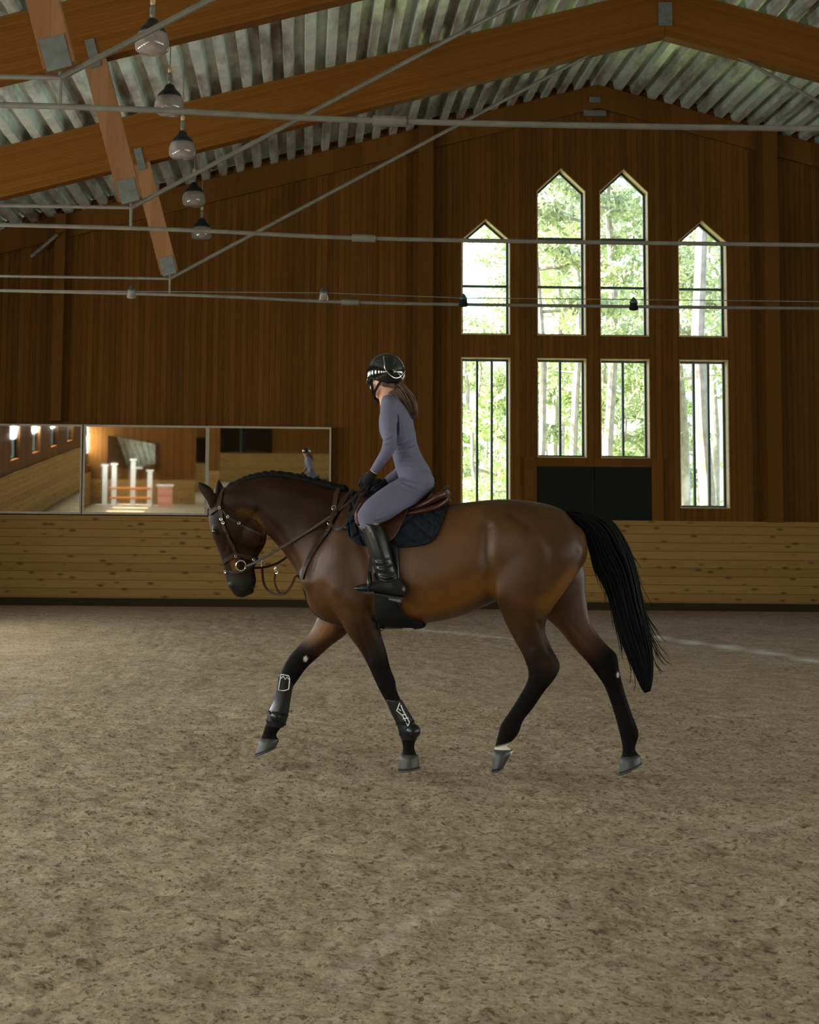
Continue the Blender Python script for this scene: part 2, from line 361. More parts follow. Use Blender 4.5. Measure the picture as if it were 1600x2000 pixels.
# ------------------------------------------------------------------ walls
def wall_with_holes(name, outer, holes, axis, p, thick, mat):
    """outer / holes: 2-D polygons (a, z); axis 'Y': wall in the plane Y = p (a is X), 'X': plane X = p (a is Y)"""
    loops = [[Vector((a, z, 0)) for a, z in poly] for poly in [outer]+holes]
    tri = geometry.tessellate_polygon(loops); pts = [v for l in loops for v in l]; n = len(pts)
    f3 = (lambda a, z, d: (a, p+d, z)) if axis == 'Y' else (lambda a, z, d: (p+d, a, z))
    V = [f3(v.x, v.y, 0) for v in pts]+[f3(v.x, v.y, thick) for v in pts]
    F = [tuple(t) for t in tri]+[tuple(i+n for i in reversed(t)) for t in tri]; k = 0
    for l in loops:
        m = len(l)
        for i in range(m): F.append((k+i, k+(i+1) % m, k+(i+1) % m+n, k+i+n))
        k += m
    return obj(name, (V, F), mat)
def gable(xc, h, z0, zs, za=None, d=0.0):
    P = [(xc-h+d, z0+d), (xc+h-d, z0+d)]
    if za is None: return P+[(xc+h-d, zs-d), (xc-h+d, zs-d)]
    s = (za-zs)/h; k = d*math.sqrt(1+s*s)
    return P+[(xc+h-d, zs+s*d-k), (xc, za-k), (xc-h+d, zs+s*d-k)]
def ring(Po, Pi, y0, y1):
    n = len(Po); V = [(x, y, z) for P in (Po, Pi) for y in (y0, y1) for x, z in P]; F = []
    for i in range(n):
        j = (i+1) % n
        F += [(i, j, n+j, n+i), (2*n+i, 3*n+i, 3*n+j, 2*n+j), (i, 2*n+i, 2*n+j, j), (n+i, n+j, 3*n+j, 3*n+i)]
    return V, F
XW = [3.20, 4.54, 5.655, 7.045]; HW = .435
WIN = [('upper', XW[0], 4.77, 6.46, 6.84, [5.66], []), ('upper', XW[1], 4.77, 7.36, 7.77, [5.66, 6.53], []), ('upper', XW[2], 4.77, 7.36, 7.77, [5.66, 6.53], []), ('upper', XW[3], 4.77, 6.48, 6.86, [5.65], []),
       ('lower', XW[0], 1.76, 4.37, None, [], [-.13, .13]), ('lower', XW[1], 2.62, 4.37, None, [], [0]), ('lower', XW[2], 2.62, 4.37, None, [], [0]), ('lower', XW[3], 1.76, 4.37, None, [], [-.13, .13])]
TH = .30
outer = [(XL-.3, -.1), (XR+.3, -.1), (XR+.3, roof_z(XR+.3)+.15), (RX, RZ+.15), (XL-.3, roof_z(XL-.3)+.15)]
tag(wall_with_holes('wall_back', outer, [gable(c, HW, z0, zs, za) for _, c, z0, zs, za, _, _ in WIN], 'Y', YB, TH, M['wall']),
    'dark stained timber end wall of narrow vertical boards', 'wall', kind='structure')
desc = ['outer left pointed upper window', 'tall pointed upper window left of centre', 'tall pointed upper window right of centre', 'outer right pointed upper window',
        'long lower window at far left of the group', 'short lower window above the door, left', 'short lower window above the door, right', 'long lower window at far right of the group']
for i, (row, c, z0, zs, za, tr, mu) in enumerate(WIN):
    w = empty(f'window_{i+1}', (c, YB, z0), desc[i]+(', with horizontal bars' if tr else ', with upright bars'), 'window', 'end wall windows', 'structure')
    P0, P1, P2 = gable(c, HW+.03, z0-.03, zs+.02, za and za+.04), gable(c, HW, z0, zs, za, .016), gable(c, HW, z0, zs, za, .05)
    lo = obj('lining', ring(gable(c, HW, z0, zs, za), P1, YB+.002, YB+TH), M['pale_wood'], w)
    obj('frame', ring(P1, P2, YB+.2, YB+.26), M['frame'], w)
    n = len(P2); obj('glass', ([(x, y, z) for y in (YB+.225, YB+.235) for x, z in P2], [tuple(range(n)), tuple(range(2*n-1, n-1, -1))]+[(k, (k+1) % n, n+(k+1) % n, n+k) for k in range(n)]), M['glass'], w)
    for z in tr: obj('glazing_bar', box((c-HW+.05, YB+.19, z-.02), (c+HW-.05, YB+.27, z+.02)), M['frame'], w)
    for x in mu: obj('glazing_bar', box((c+x-.02, YB+.19, z0+.05), (c+x+.02, YB+.27, zs-.05)), M['frame'], w)
SW = (1.65, 3.85)
def side_wall(name, X, th, wins, label, SW=SW):
    o = wall_with_holes(name, [(YF-.3, -.1), (YB+.3, -.1), (YB+.3, roof_z(X)+.15), (YF-.3, roof_z(X)+.15)], [[(y-.6, SW[0]), (y+.6, SW[0]), (y+.6, SW[1]), (y-.6, SW[1])] for y in wins], 'X', X, th, M['wall_side'])
    return tag(o, label, 'wall', kind='structure')
side_wall('wall_left', XL, -.3, [20.0, 16.95]+SIDE_WIN, 'stained timber long wall with tall narrow windows')  # first two openings added for the extra roof light
side_wall('wall_right', XR, .3, SIDE_WIN, 'stained timber long wall right of the arena', (1.65, 4.55))
for k, y in enumerate(SIDE_WIN[:6]):
    w = empty(f'window_{9+k}', (XL, y, SW[0]), ['first', 'second', 'third', 'fourth', 'fifth', 'sixth'][k]+' narrow side window reflected in the left mirror', 'window', 'side wall windows', 'structure')
    f = MB()
    for a in (y-.6, y+.55): f.box((XL-.2, a, SW[0]), (XL-.14, a+.05, SW[1]))
    for z in (SW[0], SW[1]-.05): f.box((XL-.2, y-.55, z), (XL-.14, y+.55, z+.05))
    obj('frame', f.vf, M['frame'], w)
front_outer = [(XL-.3, -.1), (XR+.3, -.1), (XR+.3, roof_z(XR+.3)+.15), (RX, RZ+.15), (XL-.3, roof_z(XL-.3)+.15)]
tag(wall_with_holes('wall_front', front_outer, [], 'Y', YF, -.3, M['wall']), 'timber end wall behind the camera seen in mirrors', 'wall', kind='structure')
gw = empty('window_front', (-2.0, YF, 1.5), 'black window above the far kick boards, reflected in the right mirror', 'window', kind='structure')
obj('glass', box((-3.2, YF, 1.5), (-.4, YF+.05, 2.9)), M['eye'], gw); obj('glazing_bar', box((-2.11, YF+.05, 1.5), (-2.05, YF+.09, 2.9)), M['frame'], gw)
tag(obj('wall_partition', box((XL, -14.4, -.05), (-2.7, -14.0, 7.4)), M['wall']), 'orange timber partition reflected in the middle mirror', 'wall', kind='structure')
# kick boards
def kick(name, a, b, axis, label):
    o = obj(name, box(a, b), M['kick'] if axis == 'x' else M['kick_side']); return tag(o, label, 'kick board', kind='structure')
KY = YB-.22
kick('baseboard_back', (XL, KY, -.05), (XR, KY+.06, 1.5), 'x', 'knotty pine kick boards along the end wall')
kick('baseboard_left', (XL+.02, YF, -.05), (XL+.08, YB-.3, 1.35), 'y', 'pale pine kick boards along the side wall')
kick('baseboard_right', (XR-.08, YF, -.05), (XR-.02, YB-.3, 1.5), 'y', 'pine kick boards along the right wall')
kick('baseboard_front', (XL, YF+.05, -.05), (XR, YF+.11, 1.5), 'x', 'pale pine kick boards across the far end in the mirror')
kick('baseboard_partition', (XL, -13.98, -.05), (-2.7, -13.90, 1.05), 'x', 'pale pine kick boards under the partition in the mirror')
tag(obj('trim_1', box((XL, KY-.03, 1.5), (XR, KY+.21, 1.535)), M['kick']), 'thin pine capping on top of the kick boards', 'trim', kind='structure')
tag(obj('trim_2', box((XL, KY-.04, -.05), (XR, KY-.002, .13)), simple('dark brown plank', (.028, .019, .010), .85, spec=.05)), 'dark brown plank at the foot of the kick boards', 'trim', kind='structure')  # darker brown strip along the foot of the boards
# door
d = empty('door_1', (5.09, YB, 0), 'wide dark double door under the middle windows', 'door', kind='structure')
obj('door_leaf', box((4.10, YB-.06, .02), (5.085, YB-.003, 2.46)), M['dark_door'], d); obj('door_leaf', box((5.095, YB-.06, .02), (6.08, YB-.003, 2.46)), M['dark_door'], d)
f = MB().box((3.86, YB-.05, 0), (4.09, YB, 2.62)).box((6.09, YB-.05, 0), (6.30, YB, 2.62)).box((4.09, YB-.05, 2.47), (6.09, YB, 2.60)); obj('door_frame', f.vf, M['post'], d)
# wall posts and rafter trim on the end wall
for k, (x0, x1, lab) in enumerate([(-4.36, -4.18, 'slim timber wall post above the left mirror'), (1.98, 2.24, 'timber wall post behind the rider, left of the windows'), (8.06, 8.32, 'timber wall post right of all the windows')]):
    tag(obj('wall_post', box((x0, YB-.30, 3.15 if x0 < 0 else 1.53), (x1, YB, roof_z((x0+x1)/2)-.02)), M['post']), lab, 'post', 'posts on the end wall')
def sloped(x0, x1, d0, d1, y0, y1):
    V = [(x, y, roof_z(x)-d) for x in (x0, x1) for y in (y0, y1) for d in (d0, d1)]
    return V, [(0, 1, 3, 2), (4, 6, 7, 5), (0, 4, 5, 1), (2, 3, 7, 6), (0, 2, 6, 4), (1, 5, 7, 3)]
tag(obj('trim_3', MB().add(sloped(XL, RX, .0, .42, YB-.06, YB)).add(sloped(RX, XR, 0, .42, YB-.06, YB)).vf, M['post']), 'sloping timber rafter board along the top of the end wall', 'trim', kind='structure')
p = at(1162, 221, YB-.08); tag(obj('steel_plate', box((p.x-.2, YB-.09, p.z-.05), (p.x+.2, YB-.06, p.z+.05)), M['metal']), 'wide grey steel plate on the gable below the ridge', 'plate')
p = at(1162, 195, YB-.08); tag(obj('steel_plate', box((p.x-.1, YB-.09, p.z-.05), (p.x+.1, YB-.06, p.z+.05)), M['metal']), 'small grey steel plate high under the gable ridge', 'plate')
a, b = at(60, 502, YB-.5), at(112, 458, YB-.5)
tag(obj('brace_rod', tube([a, b], .03), M['rod']), 'short grey brace rod by the left wall post', 'rod')

# ------------------------------------------------------------------ roof
def roof(x0, x1, name, label):
    n = int(abs(x1-x0)/.30); s = 1 if x1 > x0 else -1; P = []
    for k in range(n+1):
        for dx, dz in ((0, 0), (.12, 0), (.15, .17), (.27, .17)): P.append((x0+s*(k*.30+dx), dz))
    V, F = [], []
    for x, dz in P:
        for y in (YF-.4, YB+.5): V.append((x, y, roof_z(x)+dz+.005))
    for k in range(len(P)-1): F.append((2*k, 2*k+1, 2*k+3, 2*k+2))
    return tag(obj(name, (V, F), M['roof']), label, 'roof', kind='structure')
roof(RX, XL-.5, 'ceiling', 'ribbed metal roof deck sloping down to the left'); roof(RX, XR+.5, 'ceiling.001', 'ribbed metal roof deck sloping down to the right')

# ------------------------------------------------------------------ trusses
RD = .74
def prism(poly, y0, y1):
    n = len(poly); V = [(x, y, z) for y in (y0, y1) for x, z in poly]
    return V, [tuple(range(n)), tuple(range(2*n-1, n-1, -1))]+[(i, (i+1) % n, n+(i+1) % n, n+i) for i in range(n)]
def truss(Y, label):
    t = empty('roof_truss', (RX, Y, RZ-RD), label, 'roof truss', 'timber roof trusses')
    for s, xe in ((-1, XL), (1, XR)):
        poly = [(RX+s*.004, RZ-RD), (xe, roof_z(xe)-RD), (xe, roof_z(xe)), (RX+s*.004, RZ)]
        R = Matrix.Rotation(math.atan(SL)*s, 4, 'Y')                 # local frame so that laminations follow the rafter
        VF = prism(poly, Y-.11, Y+.11); V = [R.inverted() @ (Vector(v)-Vector((RX, Y, RZ-RD))) for v in VF[0]]
        me = bpy.data.meshes.new('rafter'); me.from_pydata([tuple(v) for v in V], [], VF[1]); me.materials.append(M['glulam'])
        bm = bmesh.new(); bm.from_mesh(me); bmesh.ops.recalc_face_normals(bm, faces=bm.faces); bm.to_mesh(me); bm.free()
        o = bpy.data.objects.new('rafter', me); C.objects.link(o); o.parent = t; o.rotation_euler = R.to_euler()
        X = lambda x: RX+s*(RX-x)*1.0 if s > 0 else x
        top, tip = (X(-2.38), 6.62), (X(-1.93), 4.98)
        dx, dz = tip[0]-top[0], tip[1]-top[1]; l = math.hypot(dx, dz); ux, uz = dx/l, dz/l; px, pz = -uz, ux; h = .125
        q = [(top[0]-px*h-ux*.1, top[1]-pz*h-uz*.1), (top[0]+px*h-ux*.1, top[1]+pz*h-uz*.1), (tip[0]+px*h, tip[1]+pz*h), (tip[0]-px*h, tip[1]-pz*h)]
        obj('strut', prism(q, Y-.10, Y+.10), M['strut'], t)
        c = (tip[0]-ux*.10, tip[1]-uz*.10)
        for y0, y1 in ((Y-.112, Y-.10), (Y+.10, Y+.112)):
            obj('strut_plate', prism([(c[0]+px*a*.10+ux*b*.13, c[1]+pz*a*.10+uz*b*.13) for a, b in ((-1, -1), (1, -1), (1, 1), (-1, 1))], y0, y1), M['metal'], t)
        c = (top[0], top[1]); obj('rafter_plate', prism([(c[0]+px*a*.055+ux*b*.16, c[1]+pz*a*.055+uz*b*.16) for a, b in ((-1, -1), (1, -1), (1, 1), (-1, 1))], Y-.125, Y-.10), M['metal'], t)
        tp = Vector((tip[0], Y, tip[1]-.07))
        obj('brace_rod', tube([tp, (RX+s*.12, Y, RZ-RD+.28)], .026), M['rod'], t)
        obj('eaves_rod', tube([tp, (xe, Y, tip[1]-.05)], .02), M['rod'], t)
        obj('hanger', tube([tp+Vector((0, 0, .05)), (tip[0], Y, 4.66)], .017), M['rod'], t)
    xs = [XL, -1.93, .65, 4, 8.4, 12.33, XR]; zs = [4.74, 4.68, 4.60, 4.585, 4.60, 4.68, 4.74]
    r = obj('tie_rod', tube([(x, Y, z) for x, z in catmull(np.array([xs, zs]).T, 6)], .024, 10), M['rod'], t)
    obj('coupling', tube([(.52, Y, 4.602), (.78, Y, 4.598)], .042, 12), M['rod'], r)
    obj('ridge_plate', MB().box((RX-.1, Y-.13, RZ-RD+.15), (RX+.1, Y-.112, RZ-RD+.50)).vf, M['metal'], t)
    return t
truss(11.8, 'nearest timber roof truss, its strut tip at the top left corner')
truss(16.8, 'middle timber roof truss whose beam runs off the top of the picture')
truss(21.8, 'farthest timber roof truss with its whole ridge joint in view')

# ------------------------------------------------------------------ pendant lamps
def pendant(Y, px, py, label):
    c = at(px, py, Y); t = empty('pendant_lamp', c, label, 'lamp', 'pendant lamps in a row'); x, y, z = c
    zr = roof_z(x)
    obj('stem', MB().tube([(x, y, z+.24), (x, y, zr)], .007).add(lathe([(.015, .25), (.03, .28), (.03, .36), (.012, .40)], 10, (x, y, z))).vf, M['rod'], t)
    obj('hook', ball((x, y, z+.42), .028, .028, .045, 10, 8), M['pale_wood'], t)
    obj('cap', lathe([(.02, .25), (.05, .235), (.07, .19), (.125, .135), (.145, .10), (.145, .07), (.12, .07)], 20, (x, y, z)), M['black_metal'], t)
    obj('shade', lathe([(.12, .10), (.155, .085), (.174, .03), (.178, -.03), (.168, -.085), (.14, -.11), (.02, -.115)], 28, (x, y, z)), M['lampglass'], t, True)
def mat_lampglass():
    m, t, b = newmat('ribbed lamp glass'); n = noise(t, coords(t), 12); L(t, ramp(t, n, [(.3, (.22, .18, .15, 1)), (.7, (.32, .27, .23, 1))]), b.inputs['Base Color'])
    b.inputs['Roughness'].default_value = .12; b.inputs['Transmission Weight'].default_value = .25; b.inputs['Specular IOR Level'].default_value = .8; return m
M['lampglass'] = mat_lampglass()
for Y, px, py, lab in [(15.4, 297, 82, 'largest glass pendant lamp, nearest in the row at top left'), (17.7, 331, 205, 'second glass pendant lamp, cut by the long tie rod'),
                       (19.8, 356, 292, 'third glass pendant lamp in front of the farthest beam'), (22.8, 379, 388, 'fourth glass pendant lamp, catching a bright reflection'),
                       (25.4, 394, 455, 'smallest glass pendant lamp, last before the end wall')]:
    pendant(Y, px, py, lab)
# fittings on a thin wire
WY = 20.4; wz = [at(x, y, WY) for x, y in ((-260, 563), (255, 569), (632, 572), (905, 582), (1238, 585), (1700, 590))]
tag(obj('wire', tube(wz, .006, 6), M['rod']), 'thin wire stretched across the hall carrying small fittings', 'wire')
for (px, py), lab in zip(((257, 572), (632, 576), (905, 588), (1238, 595)), ('small fitting on the wire at far left', 'pale small fitting on the wire left of the rider', 'dark small fitting at the left window edge', 'dark small fitting before the tall right window')):
    c = at(px, py, WY); t = empty('wire_fitting', c, lab, 'fitting', 'small fittings on the wire')
    obj('clip', lathe([(.01, .10), (.03, .08), (.045, .05), (.055, .04), (.055, .02)], 10, c), M['frame'], t)
    obj('body', lathe([(.05, .03), (.055, -.02), (.065, -.06), (.05, -.075), (.02, -.08)], 12, c), M['lampglass'] if px < 700 else M['dark_door'], t)

# ------------------------------------------------------------------ mirrors on the end wall
def wall_mirror(x0, x1, nx, tilt, label):
    zc, zh = 2.325, .735; xc, xh = (x0+x1)/2, (x1-x0)/2; Y = YB-.26
    t = empty('wall_mirror', (xc, Y, zc-zh), label, 'mirror', 'arena mirrors')
    n = Vector((nx, -1, -tilt)).normalized(); u = Vector((1, nx, 0)).normalized(); v = n.cross(u)*-1
    if v.z < 0: v = -v
    c = Vector((xc, Y, zc)); q = lambda a, b, d: c+u*a+v*b+n*d
    V = [q(a*xh, b*zh, d) for d in (0, -.012) for a, b in ((-1, -1), (1, -1), (1, 1), (-1, 1))]
    obj('mirror_glass', (V, [(0, 1, 2, 3), (7, 6, 5, 4), (0, 4, 5, 1), (1, 5, 6, 2), (2, 6, 7, 3), (3, 7, 4, 0)]), M['mirror'], t)
    f = MB()
    for a0, a1, b0, b1 in ((-xh-.03, xh+.03, zh, zh+.035), (-xh-.03, xh+.03, -zh-.035, -zh), (-xh-.03, -xh, -zh, zh), (xh, xh+.03, -zh, zh)):
        V = [q(a, b, d) for a in (a0, a1) for b in (b0, b1) for d in (-.03, .02)]
        f.add((V, box((0, 0, 0), (1, 1, 1))[1]))
    obj('mirror_frame', f.vf, M['mframe'], t)
M['mframe'] = simple('grey brown mirror frame', (.30, .25, .19), .5)
wall_mirror(-6.1, -3.83, 0, .052, 'left arena mirror reflecting the long wall with its windows')
wall_mirror(-3.75, -1.68, .0241, .0267, 'middle arena mirror reflecting jump standards and sunlit sand')
wall_mirror(-1.62, .46, .0113, .0317, 'right arena mirror reflecting the rider and the black far window')

# ------------------------------------------------------------------ jumping gear behind the camera, seen in the middle mirror
M['orange'] = simple('orange painted pole', (.6, .2, .05), .5); M['brick'] = boards('painted brick filler', 2, .1, (.45, .16, .10, 1), (.62, .30, .22, 1))
def jump_standard(x, y, h, label):
    t = empty('jump_standard', (x, y, 0), label, 'jump standard', 'white jump standards')
    obj('post', box((x-.10, y-.06, .06), (x+.10, y+.06, h)), M['white'], t); obj('cap', box((x-.15, y-.10, h), (x+.15, y+.10, h+.08)), M['white'], t)
    obj('foot', box((x-.08, y-.35, 0), (x+.08, y+.35, .07)), M['white'], t); obj('foot', box((x-.35, y-.05, 0), (x+.35, y+.05, .06)), M['white'], t)
for x, y, h, lab in [(-6.45, -11.9, 1.65, 'leftmost white jump standard in the middle mirror'), (-6.05, -11.7, 1.7, 'second white jump standard in the middle mirror'), (-5.25, -11.5, 1.9, 'tallest white jump standard in the middle mirror'), (-4.55, -11.5, 1.45, 'short white jump standard beside the brick filler')]:
    jump_standard(x, y, h, lab)
for k, (z, lab) in enumerate(((.35, 'low orange jump pole reflected in the mirror'), (.75, 'upper orange jump pole reflected in the mirror'))):
    tag(obj('jump_pole', tube([(-6.2, -11.35, z), (-4.5, -11.35, z)], .05, 12), M['orange']), lab, 'pole', 'orange jump poles')
t = empty('jump_filler', (-3.9, -11.3, 0), 'red painted brick jump filler reflected in the mirror', 'jump filler')
obj('panel', box((-4.2, -11.4, 0), (-3.6, -11.2, .85)), M['brick'], t); obj('cap', box((-4.25, -11.45, .85), (-3.55, -11.15, .93)), M['white'], t)
t = empty('leaning_mirror', (-5.4, -13.7, 1.5), 'grey mirror on the partition, seen inside the middle mirror', 'mirror')
ly = lambda z: -13.65-(z-1.4)*.10
LMP = [(-6.5, 1.62), (-4.45, 1.45), (-4.45, 2.6), (-6.5, 2.95)]
obj('mirror_glass', ([(x, ly(z)-d, z) for d in (0, .05) for x, z in LMP], [(0, 1, 2, 3), (7, 6, 5, 4), (0, 4, 5, 1), (1, 5, 6, 2), (2, 6, 7, 3), (3, 7, 4, 0)]), M['mirror'], t)

# ------------------------------------------------------------------ outside
g = MB().box((-60, YB+.35, -.25), (90, 130, -.12)).box((-60, -50, -.25), (XL-.35, YB+.35, -.12)).box((XR+.35, -50, -.25), (90, YB+.35, -.12))
tag(obj('ground_outside', g.vf, M['grass']), 'bright forest floor outside the windows', 'ground', kind='structure')
def leaf_cloud(centers, per, size, seed):
    r = np.random.default_rng(seed); V, F = [], []
    for (c, rad) in centers:
        n = per
        P = r.normal(size=(n, 3)); P /= np.linalg.norm(P, axis=1)[:, None]; P *= (r.random(n)**.45*rad)[:, None]; P[:, 2] *= .6; P += np.array(c)
        for p in P:
            a = r.normal(size=3); a /= np.linalg.norm(a); b = np.cross(a, r.normal(size=3)); b /= np.linalg.norm(b)+1e-9; s = size*r.uniform(.5, 1.3); k = len(V)
            V += [tuple(p+a*s), tuple(p+b*s*.35), tuple(p-a*s), tuple(p-b*s*.35)]; F.append((k, k+1, k+2, k+3))
    return V, F
def tree(x, y, h, r0, lean, crown0, spread, name, mat, label, group, seed, per=60):
    t = empty(name, (x, y, -.12), label, 'tree', group); r = random.Random(seed)
    P = [(x+lean*k/8*h+.12*math.sin(k*1.3+seed), y+.1*math.cos(k+seed), -.15+h*k/8) for k in range(9)]
    tr = MB().tube(P, [r0*(1-.085*k) for k in range(9)], 10); cs = []
    nb = int((h-crown0)*2.2)
    for k in range(nb):
        z = crown0+(h-crown0)*(k+.5)/nb; f = (z+.15)/h; i = min(7, int(f*8)); b0 = Vector(P[i]).lerp(Vector(P[i+1]), f*8-i)
        a = r.uniform(0, 6.28); l = spread*(1-.55*(k/nb))*r.uniform(.6, 1.1); e = b0+Vector((math.cos(a)*l, math.sin(a)*l, r.uniform(-.2, .5)))
        tr.tube([b0, b0.lerp(e, .5)+Vector((0, 0, -.1)), e], [.045, .03, .012], 5)
        for q in (.55, .8, 1.0): cs.append((tuple(b0.lerp(e, q)), spread*.33*r.uniform(.6, 1.1)))
    cs.append((P[-1], spread*.4))
    obj('trunk', tr.vf, M['bark'], t); obj('crown', leaf_cloud(cs, int(per*1.9), .105, seed), mat, t)
G1, G2 = 'trees outside the windows', 'shrubs outside the windows'
near = [(8.52, 32.5, 15, .19, 0, 7.5, 1.7, 'pine_tree', 'needles', 'thick pale trunk filling the middle of the right lower window'),
        (6.35, 33.5, 14, .12, -.012, 6.0, 1.8, 'pine_tree', 'needles', 'leaning pale trunk in the right window above the door'),
        (7.15, 35.5, 14, .14, 0, 8.0, 1.9, 'pine_tree', 'needles', 'grey trunk at the right edge of the window above the door'),
        (5.35, 34.0, 14, .10, -.02, 5.0, 1.8, 'pine_tree', 'needles', 'slender leaning pine in the left window above the door'),
        (4.05, 36.0, 6.0, .07, .005, 2.0, 1.5, 'birch_tree', 'leaves', 'thin young tree in the left lower window')]
for k, a in enumerate(near): tree(*a[:7], a[7], M[a[8]], a[9], G1, 20+k)
spots = [(10.2, 41, 16), (11.3, 37, 14), (8.9, 45, 17), (7.0, 42, 15), (8.5, 50, 19), (9.6, 52, 19), (12.9, 48, 18), (4.8, 46, 7.5), (8.2, 60, 18), (11.2, 60, 20), (9.2, 38.5, 13), (3.9, 52, 6.5), (5.6, 62, 8), (13.2, 40, 14), (14.2, 55, 18), (7.0, 39, 12.5)]
for k, (x, y, h) in enumerate(spots):
    tree(x, y, h, .13, rng.uniform(-.01, .01), h*rng.uniform(.25, .4), 2.2, 'pine_tree', M['needles' if k % 3 else 'leaves'], 'sunlit forest pine standing farther back outside the windows', 'forest pines farther back', 50+k)
for k, (x, y, h) in enumerate([(4.6, 50, 6), (6.4, 54, 7), (8.2, 52, 7.5), (10.1, 55, 8), (12.0, 53, 8), (13.9, 56, 8), (5.5, 58, 7), (7.6, 46, 6), (10.6, 47, 7), (3.6, 42, 4.5), (5.8, 39, 5), (8.6, 41, 5.5), (9.9, 43, 6)]):
    tree(x, y, h, .06, 0, .9, 1.7, 'birch_tree', M['leaves' if k % 2 else 'needles'], 'young leafy tree in the undergrowth outside the windows', 'young trees farther back', 120+k, 80)
for k, (x, y, s) in enumerate([(3.3, 31, 1.0), (4.1, 32, 1.1), (5.4, 36, 1.0), (6.6, 33, 1.5), (7.7, 35, 1.1), (8.9, 36, 1.0), (9.8, 38, 1.2), (3.2, 36, 1.3)]):
    t = empty('shrub', (x, y, -.12), 'bright green shrub outside the lower windows', 'shrub', G2)
    obj('foliage', leaf_cloud([((x+rng.uniform(-.4, .4), y+rng.uniform(-.3, .3), s*(.4+.5*q)), .55*s) for q in (0, .4, .8, 1.2)], 170, .09, 90+k), M['leaves'], t)
# ------------------------------------------------------------------ horse frame: u along the body (towards the tail), w away from the near side, z up
HA = math.radians(-10)
HF = Matrix.Translation((.64, 9.17, 0)) @ Matrix.Rotation(HA, 4, 'Z'); HFi = HF.inverted()
EL = HFi @ EYE
def ray(px, py): return (HFi.to_3x3() @ (Fw + Rt*((px-PCX)/FPX) - Up*((py-PCY)/FPX)))
def hp(px, py, w=0.0):
    d = ray(px, py); return EL + d*((w-EL.y)/d.y)
def sections(S, n=5, seg=20, cap=(.7, .7), expo=2.0, far=False):
    """S: rows (ax, ay, bx, by, w, half width[, bias[, exponent]]) in photo pixels: the two outline points of a cross-section"""
    R = []
    for s in S:
        s = list(s)+[0, expo][len(s)-6:] if len(s) < 8 else list(s)
        a, b = hp(s[0], s[1], s[4]), hp(s[2], s[3], s[4]); R.append([a.x, a.z, b.x, b.z, s[4], s[5], s[6], s[7]])
    R = catmull(np.array(R), n) if len(R) > 1 else np.array(R)
    rings = []
    for r in R:
        A, B = np.array([r[0], r[4], r[1]]), np.array([r[2], r[4], r[3]]); rings.append(((A+B)/2, (A-B)/2, r[5], r[6], r[7]))
    def capr(i, j, k):
        c, h, hw, bi, e = rings[i]; dn = c-rings[j][0]; dn = dn/(np.linalg.norm(dn)+1e-9); ln = k*min(hw, np.linalg.norm(h)); out = []
        for q in (.35, .7, .93): sc = math.sqrt(1-q*q); out.append((c+dn*ln*q, h*sc, hw*sc, bi, e))
        return out, c+dn*ln
    c0, p0 = capr(0, 1, cap[0]); c1, p1 = capr(-1, -2, cap[1]); allr = c0[::-1]+rings+c1
    V, F = [], []
    for c, h, hw, bi, e in allr:
        for k in range(seg):
            q = 2*math.pi*k/seg; cs, sn = math.cos(q), math.sin(q); ct = math.copysign(abs(cs)**(2/e), cs); st = math.copysign(abs(sn)**(2/e), sn)
            v = c+h*ct; V.append((v[0], v[1]+hw*st*(1+bi*ct), v[2]))
    m = len(allr)
    for i in range(m-1):
        for k in range(seg): F.append((i*seg+k, i*seg+(k+1) % seg, (i+1)*seg+(k+1) % seg, (i+1)*seg+k))
    a, b = len(V), len(V)+1; V += [tuple(p0), tuple(p1)]
    for k in range(seg): F.append((a, (k+1) % seg, k)); F.append((b, (m-1)*seg+k, (m-1)*seg+(k+1) % seg))
    if far: V = [(u, -w, z) for u, w, z in V]; F = [tuple(reversed(f)) for f in F]
    return V, F
def both(mb, *a, **k): mb.add(sections(*a, **k)); mb.add(sections(*a, far=True, **k))
def remesh(VF, voxel, smooth=6, fac=.5):
    """union of overlapping closed shapes into one continuous surface"""
    me = bpy.data.meshes.new('t'); me.from_pydata([tuple(v) for v in VF[0]], [], VF[1])
    bm = bmesh.new(); bm.from_mesh(me); bmesh.ops.recalc_face_normals(bm, faces=bm.faces); bm.to_mesh(me); bm.free()
    o = bpy.data.objects.new('t', me); C.objects.link(o)
    r = o.modifiers.new('r', 'REMESH'); r.mode = 'VOXEL'; r.voxel_size = voxel
    if smooth: s = o.modifiers.new('s', 'SMOOTH'); s.factor = fac; s.iterations = smooth
    dg = bpy.context.evaluated_depsgraph_get(); dg.update()
    out = bpy.data.meshes.new_from_object(o.evaluated_get(dg)); bpy.data.objects.remove(o); bpy.data.meshes.remove(me)
    out.shade_smooth(); return out
def getco(me): a = np.empty(len(me.vertices)*3); me.vertices.foreach_get('co', a); return a.reshape(-1, 3)
def getno(me): a = np.empty(len(me.vertices)*3); me.vertex_normals.foreach_get('vector', a); return a.reshape(-1, 3)
def setco(me, co): me.vertices.foreach_set('co', co.ravel()); me.update()
def setattr_(me, name, val): a = me.attributes.new(name, 'FLOAT', 'POINT'); a.data.foreach_set('value', np.clip(val, 0, 1).astype(np.float32))
def sstep(x, a, b): t = np.clip((x-a)/(b-a), 0, 1); return t*t*(3-2*t)
def bvh_of(me): return BVHTree.FromPolygons([tuple(v.co) for v in me.vertices], [tuple(p.vertices) for p in me.polygons])
